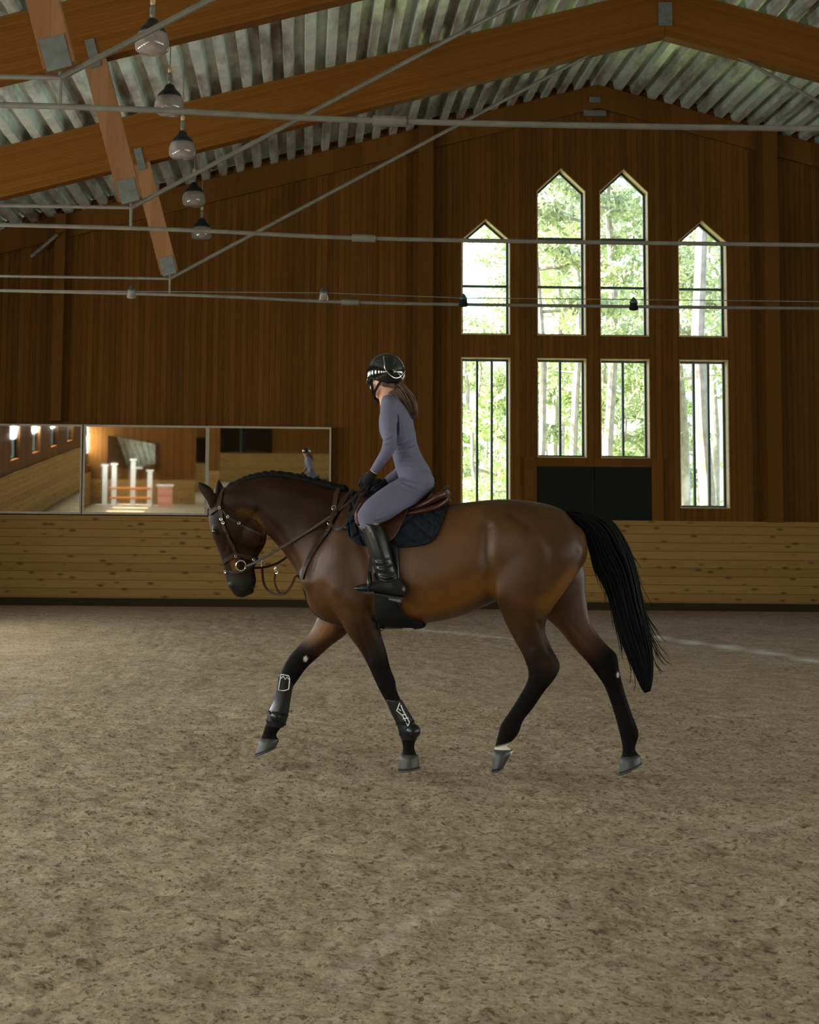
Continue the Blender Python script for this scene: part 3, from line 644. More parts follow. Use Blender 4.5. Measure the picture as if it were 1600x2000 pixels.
def polyd(co, pts):
    """distance of each vertex to a polyline, and the parameter along it"""
    best = np.full(len(co), 1e9); par = np.zeros(len(co)); n = len(pts)-1
    for i in range(n):
        a, b = np.array(pts[i]), np.array(pts[i+1]); d = b-a; t = np.clip(((co-a)@d)/(d@d+1e-12), 0, 1); q = np.linalg.norm(co-(a+t[:, None]*d), axis=1)
        m = q < best; best[m] = q[m]; par[m] = (i+t[m])/n
    return best, par

# ------------------------------------------------------------------ horse
horse = empty('horse', (0, 0, 0), 'dark bay horse trotting left with head bowed, ridden by the lavender rider', 'horse', frame=HF)
hb = MB()
# trunk: back line / belly line
hb.add(sections([
    (606, 1100, 600, 1150, 0, .10, -.1), (622, 1060, 607, 1184, 0, .155, -.1), (645, 1015, 632, 1208, 0, .20, -.12), (668, 975, 664, 1220, 0, .225, -.15), (698, 958, 705, 1226, 0, .235, -.22),
    (735, 962, 745, 1226, 0, .26, -.22), (780, 980, 785, 1222, 0, .295, -.18), (830, 988, 832, 1216, 0, .315, -.14), (878, 985, 878, 1208, 0, .318, -.10), (925, 980, 920, 1195, 0, .31, -.05),
    (965, 976, 955, 1180, 0, .30, 0), (1000, 976, 985, 1168, 0, .295, .05), (1040, 980, 1025, 1165, 0, .29, .1), (1075, 987, 1072, 1160, 0, .27, .1), (1104, 1000, 1112, 1140, 0, .235, .05), (1124, 1024, 1130, 1112, 0, .17)],
    n=4, seg=28, expo=2.15, cap=(.6, .45)))
# neck
hb.add(sections([
    (697, 961, 618, 1185, 0, .19, -.35), (668, 957, 596, 1146, 0, .165, -.35), (632, 948, 584, 1122, 0, .14, -.3), (596, 939, 570, 1100, 0, .12, -.25), (560, 931, 553, 1076, 0, .105, -.2),
    (527, 930, 535, 1056, 0, .098, -.15), (497, 934, 520, 1036, 0, .092, -.1), (470, 942, 505, 1018, 0, .088), (446, 952, 478, 1016, 0, .085), (428, 966, 452, 1018, 0, .075)], n=4, seg=24, expo=2.1))
# head: forehead line / jaw line
hb.add(sections([
    (424, 962, 448, 985, 0, .062), (411, 984, 500, 1010, 0, .088, .1), (409, 1002, 516, 1032, 0, .098, .1), (411, 1024, 520, 1050, 0, .098, .2), (415, 1044, 515, 1068, 0, .086, .25), (423, 1062, 506, 1081, 0, .072, .25),
    (429, 1078, 500, 1096, 0, .062, .2), (435, 1098, 496, 1110, 0, .058, .1), (439, 1116, 498, 1124, 0, .058), (443, 1132, 499, 1137, 0, .060, -.05), (448, 1147, 494, 1150, 0, .055, -.1), (457, 1158, 484, 1160, 0, .042)], n=4, seg=24, expo=2.2, cap=(.6, .5)))
for w in (-1, 1):                                                  # cheek, brow, nostril rim
    hb.add(ball(hp(492, 1042, w*.055), .085, .042, .085)); hb.add(ball(hp(424, 1035, w*.075), .030, .022, .028)); hb.add(ball(hp(455, 1144, w*.04), .026, .020, .024))
hb.add(ball(hp(484, 1154, 0), .036, .038, .022))                   # chin
# ears: a cupped leaf that tapers to a point
for w_, R_ in ((-1, [(409, 988, 424, 984), (405, 978, 421, 972), (397, 967, 416, 959), (390, 956, 408, 950), (387, 948, 398, 945), (385.5, 942.5, 388.5, 942)]), (1, [(421, 980, 436, 976), (419, 969, 437, 965), (419, 959, 437, 956), (421, 950, 434, 948), (425, 942, 430, 941), (426.5, 937, 428.5, 937)])):
    hb.add(sections([(*r, w_*(.050+.004*i), (.028, .026, .022, .018, .013, .007)[i]) for i, r in enumerate(R_)], n=3, seg=14))
# near fore: shoulder, forearm, knee, cannon, fetlock, pastern
hb.add(sections([(626, 1085, 712, 1075, -.15, .075), (622, 1130, 735, 1130, -.165, .085), (640, 1175, 745, 1175, -.16, .088), (662, 1205, 740, 1205, -.145, .082), (679, 1236, 743, 1236, -.135, .068), (703, 1269, 753, 1269, -.13, .055), (720, 1300, 762, 1306, -.13, .044),
    (733, 1328, 771, 1329, -.13, .041), (742, 1347, 774, 1348, -.13, .040), (754, 1369, 783, 1369, -.13, .030), (768, 1397, 798, 1396, -.13, .027), (777, 1419, 811, 1420, -.13, .032), (781, 1432, 815, 1433, -.13, .034), (786, 1447, 810, 1449, -.13, .029), (788, 1463, 809, 1463, -.13, .027), (785, 1478, 814, 1478, -.13, .033)], n=4, seg=18))
# far fore
hb.add(sections([(650, 1150, 730, 1165, .14, .08), (628, 1190, 705, 1205, .14, .08), (610, 1230, 676, 1238, .135, .07), (590, 1256, 647, 1260, .13, .058), (568, 1280, 620, 1284, .13, .047), (558, 1296, 600, 1302, .13, .042), (550, 1314, 585, 1322, .13, .040), (543, 1340, 570, 1345, .13, .030), (535, 1371, 564, 1371, .13, .027),
    (524, 1393, 560, 1396, .13, .032), (521, 1409, 556, 1413, .13, .034), (517, 1424, 544, 1426, .13, .029), (513, 1436, 539, 1437, .13, .028), (509, 1446, 545, 1446, .13, .033)], n=4, seg=18))
# near hind: thigh, stifle, gaskin, hock, cannon
hb.add(sections([(985, 1030, 1128, 1040, -.16, .10), (960, 1085, 1141, 1075, -.185, .115), (952, 1130, 1131, 1108, -.19, .115), (962, 1165, 1117, 1136, -.185, .108), (976, 1190, 1092, 1172, -.175, .090), (990, 1220, 1068, 1208, -.165, .066), (1004, 1247, 1065, 1236, -.155, .052), (1019, 1274, 1076, 1263, -.15, .044),
    (1029, 1297, 1090, 1289, -.145, .040), (1033, 1316, 1093, 1304, -.14, .040), (1029, 1335, 1084, 1324, -.14, .036), (1014, 1362, 1063, 1350, -.14, .031), (995, 1392, 1042, 1381, -.14, .029), (980, 1414, 1022, 1406, -.14, .032), (975, 1430, 1013, 1430, -.14, .035), (971, 1445, 1001, 1446, -.14, .031), (968, 1457, 988, 1457, -.14, .029), (964, 1468, 1002, 1466, -.14, .034)], n=4, seg=18))
# far hind
hb.add(sections([(1020, 1040, 1126, 1050, .15, .10), (1020, 1100, 1138, 1090, .18, .11), (1030, 1150, 1144, 1122, .18, .10), (1045, 1180, 1145, 1155, .17, .085), (1066, 1205, 1148, 1192, .16, .065), (1092, 1229, 1154, 1217, .15, .052), (1112, 1254, 1168, 1240, .145, .045), (1134, 1278, 1188, 1263, .14, .041), (1150, 1296, 1204, 1279, .14, .040),
    (1166, 1317, 1209, 1308, .14, .038), (1181, 1339, 1214, 1331, .14, .034), (1193, 1370, 1223, 1362, .14, .029), (1204, 1405, 1236, 1400, .14, .028), (1210, 1427, 1247, 1430, .14, .033), (1214, 1444, 1244, 1447, .14, .031), (1217, 1462, 1240, 1464, .14, .028), (1214, 1482, 1250, 1478, .14, .034)], n=4, seg=18))
for far in (0, 1):
    s = 1 if far else -1
    hb.add(ball(hp(615, 1125, s*.10), .09, .09, .11))
hme = remesh(hb.vf, .0085, 3)
def relax(me, mask, it):
    c = getco(me); e = np.empty(len(me.edges)*2, np.int32); me.edges.foreach_get('vertices', e); e = e.reshape(-1, 2); n = len(c); deg = np.bincount(e.ravel(), minlength=n)[:, None]
    for _ in range(it):
        a = np.stack([np.bincount(e[:, 0], c[e[:, 1], k], n)+np.bincount(e[:, 1], c[e[:, 0], k], n) for k in range(3)], 1)/np.maximum(deg, 1); c = c+(a-c)*mask[:, None]*.6
    setco(me, c)
_c = getco(hme); _m = sstep(_c[:, 0], hp(596, 1000).x, hp(655, 1000).x)*(1-sstep(_c[:, 0], hp(1118, 1000).x, hp(1160, 1000).x))*sstep(_c[:, 2], hp(900, 1215).z, hp(900, 1120).z)
relax(hme, np.clip(_m+.25*sstep(_c[:, 0], hp(520, 1000).x, hp(560, 1000).x)*sstep(_c[:, 2], hp(900, 1215).z, hp(900, 1150).z), 0, 1), 45)
co = getco(hme); no = getno(hme); co = co+no*.0035; setco(hme, co); tree_ = bvh_of(hme)
def hit(px, py, w=None):
    d = ray(px, py).normalized(); h = tree_.ray_cast(EL, d)
    if h[0] is None: p = hp(px, py, w or 0); return p, Vector((0, -1, 0))
    return h[0], h[1]
def bumpn(px, py, rad, amt, sides=2):
    global co
    c, n = hit(px, py); c = np.array(c)
    for s in ((1, -1) if sides == 2 else (1,)):
        cc = c*[1, s, 1]; co = co+no*(amt*np.exp(-((co-cc)**2).sum(1)/rad**2))[:, None]
def groove(pts, rad, amt, sides=2):
    global co
    P = [np.array(hit(*p)[0]) for p in pts]
    for s in ((1, -1) if sides == 2 else (1,)):
        d, _ = polyd(co, [p*[1, s, 1] for p in P]); co = co+no*(amt*np.exp(-(d/rad)**2))[:, None]
groove([(655, 1005), (635, 1045), (612, 1095), (606, 1125)], .03, -.012)             # front of the shoulder
bumpn(690, 1165, .07, .010); bumpn(655, 1150, .05, .008)
for pts_, r_, a_ in (([(700, 1225), (722, 1290)], .012, -.005), ([(735, 1220), (752, 1295)], .010, .004), ([(1000, 1200), (1040, 1265)], .014, -.005), ([(1052, 1215), (1074, 1275)], .012, -.006), ([(1110, 1215), (1165, 1275)], .012, -.005),
    ([(742, 1340), (770, 1338)], .012, .005), ([(1040, 1305), (1080, 1300)], .014, .004), ([(982, 1422), (1008, 1432)], .012, .005), ([(1214, 1432), (1244, 1438)], .012, .005), ([(560, 1300), (588, 1312)], .014, .004), ([(880, 1000), (960, 990), (1040, 995)], .05, .006), ([(1075, 1010), (1110, 1050)], .05, .006)): groove(pts_, r_, a_, 1 if pts_[0][1] > 1195 else 2)
groove([(712, 1060), (728, 1110), (735, 1160), (722, 1190)], .04, -.016)            # behind the shoulder and elbow
groove([(640, 1150), (668, 1185), (700, 1195)], .04, -.006)                          # chest fold
bumpn(660, 1080, .09, .012); bumpn(622, 1128, .07, .006); bumpn(712, 1185, .05, .012)
groove([(952, 1030), (950, 1085), (958, 1140), (966, 1170)], .035, -.020)            # flank hollow
bumpn(945, 1005, .045, .014); bumpn(968, 1160, .06, .012)                              # hip and stifle
groove([(1000, 1005), (1035, 1030), (1062, 1075), (1070, 1130)], .03, -.008)
groove([(1128, 1080), (1105, 1125), (1072, 1165), (1058, 1200)], .028, -.010)          # hamstring line
bumpn(1020, 1060, .10, .010); bumpn(1090, 1075, .08, .010)
groove([(760, 1200), (830, 1185), (900, 1165), (945, 1140)], .05, -.006)
for k in range(0): groove([(790+k*22, 1075), (796+k*24, 1120), (790+k*25, 1165)], .013, -.0022)     # ribs
groove([(497, 1005), (512, 1030), (514, 1050), (500, 1075)], .012, -.007); groove([(436, 1048), (462, 1066), (486, 1078)], .016, -.006)
groove([(430, 1020), (445, 1040), (440, 1075)], .014, -.004)
bumpn(448, 1148, .011, -.012); groove([(466, 1146), (476, 1150), (488, 1146)], .006, -.005)   # nostril and mouth
groove([(505, 1000), (545, 1040), (575, 1090), (590, 1125)], .03, -.009)               # jugular groove
groove([(530, 950), (590, 965), (650, 990)], .05, .008)
for a, b in (((712, 1215), (735, 1300)), ((730, 1210), (755, 1300))): groove([a, b], .014, -.004, 1)
groove([(782, 1375), (806, 1415)], .008, -.004, 1); groove([(1056, 1352), (1020, 1400)], .009, -.005, 1); groove([(1216, 1340), (1240, 1415)], .009, -.005, 1)
groove([(1072, 1266), (1086, 1292)], .012, -.008, 1); groove([(1040, 1270), (1045, 1330)], .014, .004, 1)
setco(hme, co)
# coat: black points, dark neck and head, white sock
x0 = {k: v for k, v in zip(('u', 'w', 'z'), co.T)}; u, w, z = co.T
def leg(pts, ww): return [tuple(hp(a, b, ww)) for a, b in pts]
def legmask(pts, ww, rad, f0, f1):
    d, t = polyd(co, leg(pts, ww)); return sstep(t, f0, f1)*(1-sstep(d, rad, rad*1.35)), d, t
wob = .04*vnoise(u*3, z*3, 6, 11)
blk = np.zeros(len(co))
for pts, ww, f0, f1 in (([(690, 1205), (730, 1270), (757, 1340), (790, 1410), (800, 1480)], -.13, .10, .38), ([(650, 1225), (600, 1285), (555, 1350), (535, 1410), (525, 1450)], .13, .06, .26),
                        ([(1020, 1200), (1050, 1290), (1005, 1385), (985, 1450), (982, 1475)], -.145, .02, .34), ([(1110, 1215), (1180, 1300), (1210, 1385), (1230, 1430), (1232, 1485)], .14, .06, .24)):
    m, d, t = legmask(pts, ww, .14, f0, f1); blk = np.maximum(blk, m)
blk = np.maximum(blk, (1-sstep(z, .52, .66))*.9)
hz = hp(960, 1190).z
setattr_(hme, 'black', blk+wob*blk*(1-blk)*6)
nk, tn = polyd(co, leg([(700, 965), (640, 975), (570, 970), (500, 975), (440, 1000)], 0))
hd, th = polyd(co, leg([(440, 985), (460, 1040), (465, 1110), (470, 1150)], 0))
crest, _ = polyd(co, leg([(697, 958), (632, 945), (560, 928), (497, 932), (446, 950)], 0))
back, _ = polyd(co, leg([(697, 958), (780, 978), (880, 983), (1000, 974), (1110, 1000)], 0))
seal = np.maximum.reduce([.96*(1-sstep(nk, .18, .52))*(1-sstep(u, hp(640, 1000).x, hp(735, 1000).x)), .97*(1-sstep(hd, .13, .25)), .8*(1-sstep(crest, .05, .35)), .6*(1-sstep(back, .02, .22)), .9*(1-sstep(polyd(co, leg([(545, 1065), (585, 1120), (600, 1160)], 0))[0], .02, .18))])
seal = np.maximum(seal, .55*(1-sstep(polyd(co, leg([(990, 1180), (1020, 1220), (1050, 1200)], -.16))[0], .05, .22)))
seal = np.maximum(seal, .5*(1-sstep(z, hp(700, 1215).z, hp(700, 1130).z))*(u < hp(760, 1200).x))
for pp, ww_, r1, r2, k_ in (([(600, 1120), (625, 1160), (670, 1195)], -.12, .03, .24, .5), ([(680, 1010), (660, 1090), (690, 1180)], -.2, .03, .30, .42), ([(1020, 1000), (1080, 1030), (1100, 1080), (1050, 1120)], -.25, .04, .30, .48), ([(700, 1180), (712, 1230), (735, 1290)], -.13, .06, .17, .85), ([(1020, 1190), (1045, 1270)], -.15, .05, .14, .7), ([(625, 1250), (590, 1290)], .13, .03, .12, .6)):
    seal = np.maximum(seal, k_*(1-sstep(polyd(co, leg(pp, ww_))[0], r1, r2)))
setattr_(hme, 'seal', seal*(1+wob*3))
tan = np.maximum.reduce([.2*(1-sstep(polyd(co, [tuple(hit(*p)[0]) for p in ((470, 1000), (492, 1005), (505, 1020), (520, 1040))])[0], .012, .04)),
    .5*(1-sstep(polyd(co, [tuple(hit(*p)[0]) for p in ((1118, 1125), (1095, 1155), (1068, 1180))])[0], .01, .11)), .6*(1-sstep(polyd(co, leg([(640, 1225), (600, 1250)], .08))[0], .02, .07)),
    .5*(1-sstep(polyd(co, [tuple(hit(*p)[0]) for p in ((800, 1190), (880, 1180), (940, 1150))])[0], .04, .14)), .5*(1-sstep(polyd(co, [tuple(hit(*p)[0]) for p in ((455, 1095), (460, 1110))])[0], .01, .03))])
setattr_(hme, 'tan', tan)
setattr_(hme, 'muzzle', (1-sstep(hp(470, 1122).z-z, -.005, -.005+1e-3))*0+sstep(hp(470, 1118).z-z, 0, .05)*(u < hp(520, 1100).x)*(z > hp(480, 1175).z))
sock, d, t = legmask([(1005, 1385), (975, 1442), (984, 1470)], -.14, .10, .70, .78)
spots = [((597, 1287), .013), ((1207, 1318), .011), ((545, 1300), .0)]
wm = sock.copy()
for (q, rr) in spots:
    if rr: dd = np.linalg.norm((co-np.array(hit(*q)[0]))*[1, .6, .6], axis=1); wm = np.maximum(wm, 1-sstep(dd, rr*.6, rr))
setattr_(hme, 'white', wm)
body = link_mesh('body', hme, M['coat'], horse)
tree_ = bvh_of(hme)

# hooves
def hoof(cor0, cor1, toe, heel, ww, hw, label=None):
    """coronet front/back, toe and heel on the sole"""
    a, b, t, h = [np.array(hp(*p, ww)) for p in (cor0, cor1, toe, heel)]; V, F = [], []; seg = 20; L_ = [(a, b, hw*.86), (a*.65+t*.35, b*.65+h*.35, hw*.96), (a*.2+t*.8, b*.2+h*.8, hw*1.06), (t, h, hw*1.1), (t*.97+h*.03, h*.97+t*.03, hw*1.06)]
    for i, (f, r, ww_) in enumerate(L_):
        c, d = (f+r)/2, (f-r)/2
        if i == 4: c = c+np.cross(d/np.linalg.norm(d), [0, 1, 0])*(-.004)
        for k in range(seg):
            q = 2*math.pi*k/seg; cs, sn = math.cos(q), math.sin(q); cs = cs if cs > 0 else cs*.92; p = c+d*cs; V.append((p[0], p[1]+ww_*sn*(1 if cs > -.5 else .9), p[2]))
    for i in range(4):
        for k in range(seg): F.append((i*seg+k, i*seg+(k+1) % seg, (i+1)*seg+(k+1) % seg, (i+1)*seg+k))
    F.append(tuple(range(seg-1, -1, -1))); F.append(tuple(range(4*seg, 5*seg)))
    o = obj('hoof', (V, F), M['hoof'], horse, True); M.setdefault('shoe', simple('worn steel shoe', (.06, .055, .05), .6, .4)); sh = tube([np.array(v)*[1, 1, 1] for v in V[3*seg:4*seg]], .0055, 6, True); obj('horseshoe', sh, M['shoe'], o, True)
hoof((508, 1441), (547, 1443), (497, 1477), (541, 1459), .13, .052); hoof((782, 1472), (818, 1474), (777, 1506), (822, 1500), -.13, .054)
hoof((963, 1463), (1004, 1464), (960, 1508), (984, 1500), -.14, .052); hoof((1212, 1478), (1252, 1474), (1208, 1513), (1256, 1490), .14, .053)
for s in (-1, 1):
    c, n = hit(421, 1038); c = Vector((c.x, s*abs(c.y), c.z)); obj('eye', ball(c+Vector((-.002, s*-.006, 0)), .019, .013, .017), M['eye'], horse, True)
# plaited mane along the crest
mn = MB(); cr = catmull(np.array([tuple(hp(*p, .0)) for p in ((672, 953), (655, 950), (632, 944), (596, 935), (560, 927), (527, 925), (497, 930), (472, 939), (448, 950))]), 7)
for k, p in enumerate(cr):
    a = cr[max(k-1, 0)]; b = cr[min(k+1, len(cr)-1)]; ang = math.atan2(b[2]-a[2], b[0]-a[0]); R = Matrix.Rotation(-ang, 4, 'Y')
    q = .7+.3*math.sin(k*1.9); mn.add(ball(Vector(p)+Vector((0, .012, -.008)), .030, .034, .022*q+.008, 12, 8, R)); mn.add(ball(Vector(p)+Vector((0, .052, -.045)), .026, .018, .055+.012*math.sin(k*2.3), 10, 8, R))
link_mesh('mane', remesh(mn.vf, .006, 2), M['hair_black'], horse)
fl = MB()
for k in range(14):
    s = rng.uniform(-.03, .03); fl.tube([Vector(hp(430, 960, s)), Vector(hp(415+rng.uniform(-3, 3), 975, s*1.2))+Vector((0, 0, .012)), Vector(hp(409+rng.uniform(-3, 3), 1003+rng.uniform(-6, 10), s*1.3))+Vector((-.006, 0, 0))], [.006, .006, .002], 5)
obj('forelock', fl.vf, M['hair_black'], horse, True)
# tail: hundreds of locks between its two outlines
Ledge = np.array([(1106, 1002), (1116, 1012), (1128, 1024), (1142, 1044), (1152, 1072), (1162, 1110), (1182, 1146), (1194, 1180), (1204, 1216), (1216, 1256), (1230, 1290), (1243, 1320), (1254, 1345), (1262, 1356)], float)
Redge = np.array([(1108, 997), (1124, 995), (1145, 995), (1172, 1004), (1198, 1022), (1217, 1050), (1233, 1083), (1245, 1124), (1252, 1162), (1261, 1200), (1270, 1240), (1275, 1280), (1275, 1325), (1268, 1358)], float)
Lc, Rc = catmull(Ledge, 3), catmull(Redge, 3); nT = len(Lc); tl = MB()
for k in range(760):
    s = rng.random(); ww = rng.normal(0, .35); dep = math.sqrt(max(.05, 1-(2*s-1)**2)); st = 0 if k % 3 else int(rng.integers(0, nT//3)); en = nT-1-int(rng.uniform(0, 13)*(rng.random() < .85))
    ph, am = rng.uniform(0, 6.28), rng.uniform(.0, .03); P, rad = [], []
    for i in range(st, max(en, st+6)):
        i = min(i, nT-1); f = i/nT; q = np.clip(s+am*2*math.sin(ph+f*9), -.02, 1.02); p = Lc[i]+(Rc[i]-Lc[i])*q; thick = .045*(.4+math.sin(math.pi*min(1, f*1.05+.08)))
        P.append(hp(p[0], p[1], .01+ww*thick*dep)); rad.append(.0046*(1-.75*max(0, f-.55)/.45))
    rad[-1] = .0015; tl.tube(P, rad, 5)
for k in range(46):                                                # loose wisps
    i0 = int(rng.integers(nT//3, nT-6)); side = rng.random() < .45; e = (Lc if side else Rc)[i0]; n_ = int(rng.integers(5, 9)); dx = (rng.uniform(-1.6, .2) if side else rng.uniform(-.2, 1.9)); P = []
    for j in range(n_): P.append(hp(e[0]+(Lc[min(i0+j, nT-1)][0]-Lc[i0][0])*.8+dx*j*j*.28, e[1]+(Lc[min(i0+j, nT-1)][1]-Lc[i0][1])+rng.uniform(-1, 1), .01))
    tl.tube(P, [.0026]*(n_-1)+[.001], 4)
obj('tail', tl.vf, M['hair_black'], horse, True)
# ------------------------------------------------------------------ tack
def onskin(px, py, off=.006, w=None):
    p, n = hit(px, py, w); return Vector(p)+Vector(n)*off, Vector(n)
def ribbon(pts, nrm, width, thick):
    """flat leather strap through points with the surface normals"""
    n = len(pts); V, F = [], []
    for i in range(n):
        t = (pts[min(i+1, n-1)]-pts[max(i-1, 0)]).normalized(); s = nrm[i].cross(t)
        s = s.normalized() if s.length > 1e-5 else t.orthogonal().normalized(); u = t.cross(s)
        for a, b in ((-1, -1), (1, -1), (1, 1), (-1, 1)): V.append(pts[i]+s*(a*width/2)+u*(b*thick/2))
    for i in range(n-1):
        for k in range(4): F.append((4*i+k, 4*i+(k+1) % 4, 4*i+4+(k+1) % 4, 4*i+4+k))
    F += [(0, 3, 2, 1), (4*n-4, 4*n-3, 4*n-2, 4*n-1)]; return V, F
def strap(px, width=.02, thick=.006, off=.006, side='near', n=6, mb=None, w=None):
    P = catmull(np.array(px, float), n); A, B = [], []
    for a, b in P:
        p, q = onskin(a, b, off, w); A.append(p); B.append(q)
    A = [A[0]]+[(A[i-1]+A[i]*2+A[i+1])/4 for i in range(1, len(A)-1)]+[A[-1]]
    mb = mb or MB()
    if side in ('near', 'both'): mb.add(ribbon(A, B, width, thick))
    if side in ('far', 'both'): mb.add(ribbon([Vector((p.x, -p.y, p.z)) for p in A], [Vector((q.x, -q.y, q.z)) for q in B], width, thick))
    return mb
def over(px, width, thick, off, n=6, mb=None):
    """strap that runs up the near side and over the top line to the far side"""
    P = catmull(np.array(px, float), n); A, B = [], []
    for a, b in P: p, q = onskin(a, b, off); A.append(p); B.append(q)
    fa = [Vector((p.x, -p.y, p.z)) for p in A[::-1]]; fb = [Vector((q.x, -q.y, q.z)) for q in B[::-1]]
    top = (A[-1]+fa[0])/2; top.z += abs(A[-1].y)*.55
    mb = mb or MB(); return mb.add(ribbon(A+[top]+fa, B+[Vector((0, 0, 1))]+fb, width, thick))
def buckle(px, py, s=.016, off=.014, mb=None, w=None):
    p, n = onskin(px, py, off, w); t = n.orthogonal().normalized(); u = n.cross(t); mb = mb or MB()
    return mb.tube([p+(t*math.cos(a)+u*math.sin(a))*s for a in [k*math.pi/5 for k in range(10)]], .0028, 6, True)

bridle = empty('bridle', hp(471, 1105, -.08), 'dark leather bridle with steel bit ring on the bowed horse head', 'bridle', frame=HF)
obj('headpiece', over([(433, 1008), (429, 990), (430, 976), (434, 963)], .024, .007, .007).vf, M['dark_leather'], bridle)
ck = obj('cheekpiece', strap([(433, 1008), (440, 1033), (452, 1059), (461, 1082), (470, 1096)], .018, .008, .008, 'both').vf, M['dark_leather'], bridle)
obj('browband', over([(431, 990), (420, 997), (412, 1003)], .020, .007, .009).vf, M['dark_leather'], bridle)
nb = MB(); over([(498, 1092), (480, 1087), (462, 1083), (448, 1090), (437, 1098)], .024, .009, .008, mb=nb)
obj('noseband', nb.vf, M['dark_leather'], bridle)
obj('flash_strap', over([(494, 1100), (482, 1112), (468, 1118), (452, 1117), (441, 1114)], .013, .006, .007).vf, M['dark_leather'], bridle)
obj('throatlatch', strap([(434, 996), (446, 1010), (467, 1023), (492, 1036), (514, 1046)], .013, .006, .006, 'both').vf, M['dark_leather'], bridle)
for k, q in enumerate(((430, 993), (434, 1014), (438, 1021), (446, 1010), (467, 1022), (461, 1086), (443, 1116), (494, 1092))): obj('buckle', buckle(*q, s=.0075).vf, M['steel'], bridle)
def ringat(px, py, w, r, th, ax=(0, 1, 0), sq=1):
    c = Vector(hp(px, py, w)); n = Vector(ax).normalized(); t = n.orthogonal().normalized(); u = n.cross(t)
    return tube([c+t*(r*math.cos(a))+u*(r*sq*math.sin(a)) for a in [k*math.pi/12 for k in range(24)]], th, 8, True)
bw = hit(471, 1105)[0].y-.012
bit = obj('bit', MB().add(ringat(471, 1105, bw, .030, .0048)).add(ringat(471, 1105, -bw, .030, .0048)).tube([hp(474, 1104, bw*.6), hp(474, 1104, -bw*.6)], .007).vf, M['steel'], bridle)
# reins: bit ring -> hand, near rein over the neck, far rein beyond it
HAND, FHAND = (712, 950, -.135), (738, 951, .10)
def rein(px, ws, off=.010):
    P = catmull(np.array([(a, b, w_) for (a, b), w_ in zip(px, ws)]), 6); return [Vector(hp(a, b, w_)) for a, b, w_ in P]
nr = rein([(478, 1107), (502, 1097), (547, 1071), (597, 1041), (646, 1008), (690, 974), (710, 953)], [bw, -.10, -.125, -.155, -.185, -.17, HAND[2]])
for i, p in enumerate(nr):                                          # keep the rein on the outside of the neck
    q = tree_.ray_cast(Vector((p.x, -1, p.z)), Vector((0, 1, 0)))
    if q[0] is not None and q[0].y-.010 < p.y: p.y = q[0].y-.010
obj('rein', ribbon(nr, [Vector((0, -1, .2))]*len(nr), .0135, .007), M['dark_leather'], bridle)
fr = rein([(478, 1107), (502, 1109), (531, 1104), (562, 1087), (646, 1022), (700, 975), (737, 954)], [-bw, .09, .12, .16, .20, .17, FHAND[2]])
for i, p in enumerate(fr):
    q = tree_.ray_cast(Vector((p.x, 1, p.z)), Vector((0, -1, 0)))
    if q[0] is not None and q[0].y+.010 > p.y: p.y = q[0].y+.010
obj('rein', ribbon(fr, [Vector((0, 1, .2))]*len(fr), .0135, .007), M['dark_leather'], bridle)
lp = rein([(712, 960), (700, 985), (684, 1010), (668, 1030), (655, 1033), (646, 1020), (654, 1002), (672, 972), (690, 955)], [-.15, -.22, -.235, -.235, -.22, -.215, -.20, -.16, -.13])
for p in lp:
    q = tree_.ray_cast(Vector((p.x, -1, p.z)), Vector((0, 1, 0)))
    if q[0] is not None and q[0].y-.012 < p.y: p.y = q[0].y-.012
obj('rein_loop', ribbon(lp, [Vector((0, -1, .1))]*len(lp), .014, .006), M['dark_leather'], bridle)

breast = empty('breastplate', hp(592, 1134, 0), 'dark leather breastplate with hanging martingale straps round the horse chest', 'breastplate', frame=HF)
ys = obj('shoulder_strap', strap([(657, 964), (653, 996), (644, 1033), (628, 1052), (607, 1084), (597, 1111), (592, 1132)], .024, .008, .008, 'both').vf, M['dark_leather'], breast)
obj('wither_strap', over([(653, 996), (656, 972), (659, 960)], .026, .007, .010).vf, M['brown_leather'], breast)
obj('saddle_strap', strap([(644, 1024), (662, 1000), (676, 978), (688, 962)], .014, .006, .012, 'both').vf, M['dark_leather'], breast)
ch = [Vector(hp(592, 1132, 0)), Vector(hp(593, 1146, 0))]; gp = catmull(np.array([(592, 1132), (594, 1152), (603, 1180), (622, 1204), (650, 1217), (690, 1229), (742, 1230)]), 5)
gpp = []
for a, b in gp:
    p = Vector(hp(a, b, 0)); gpp.append(p)
obj('chest_strap', ribbon(gpp, [Vector((-.6, 0, -.8))]*len(gpp), .028, .008), M['dark_leather'], breast)
for s, pts, nm in ((-1, [(588, 1131), (579, 1125), (569, 1145), (556, 1160), (545, 1157), (537, 1138), (538, 1116)], 'near'), (1, [(588, 1131), (578, 1126), (567, 1147), (553, 1161), (531, 1158), (516, 1141), (512, 1106)], 'far')):
    P = [Vector(hp(a, b, s*w_)) for a, b, w_ in catmull(np.array([(a, b, .02+.10*i/6) for i, (a, b) in enumerate(pts)]), 6)]
    m = obj('martingale_strap', ribbon(P, [Vector((.2, s, .1))]*len(P), .013, .006), M['brown_leather'], breast)
    e = pts[-1]; obj('ring', MB().add(ringat(e[0], e[1]-6, s*.12, .014, .0035, (1, .5, 0))).add(ringat(e[0]+2, e[1]+1, s*.12, .009, .003, (.3, 1, 0))).vf, M['steel'], m)
for q in ((653, 993), (644, 1022), (676, 1028)): obj('buckle', buckle(*q, s=.013, off=.016).vf, M['steel'], breast)

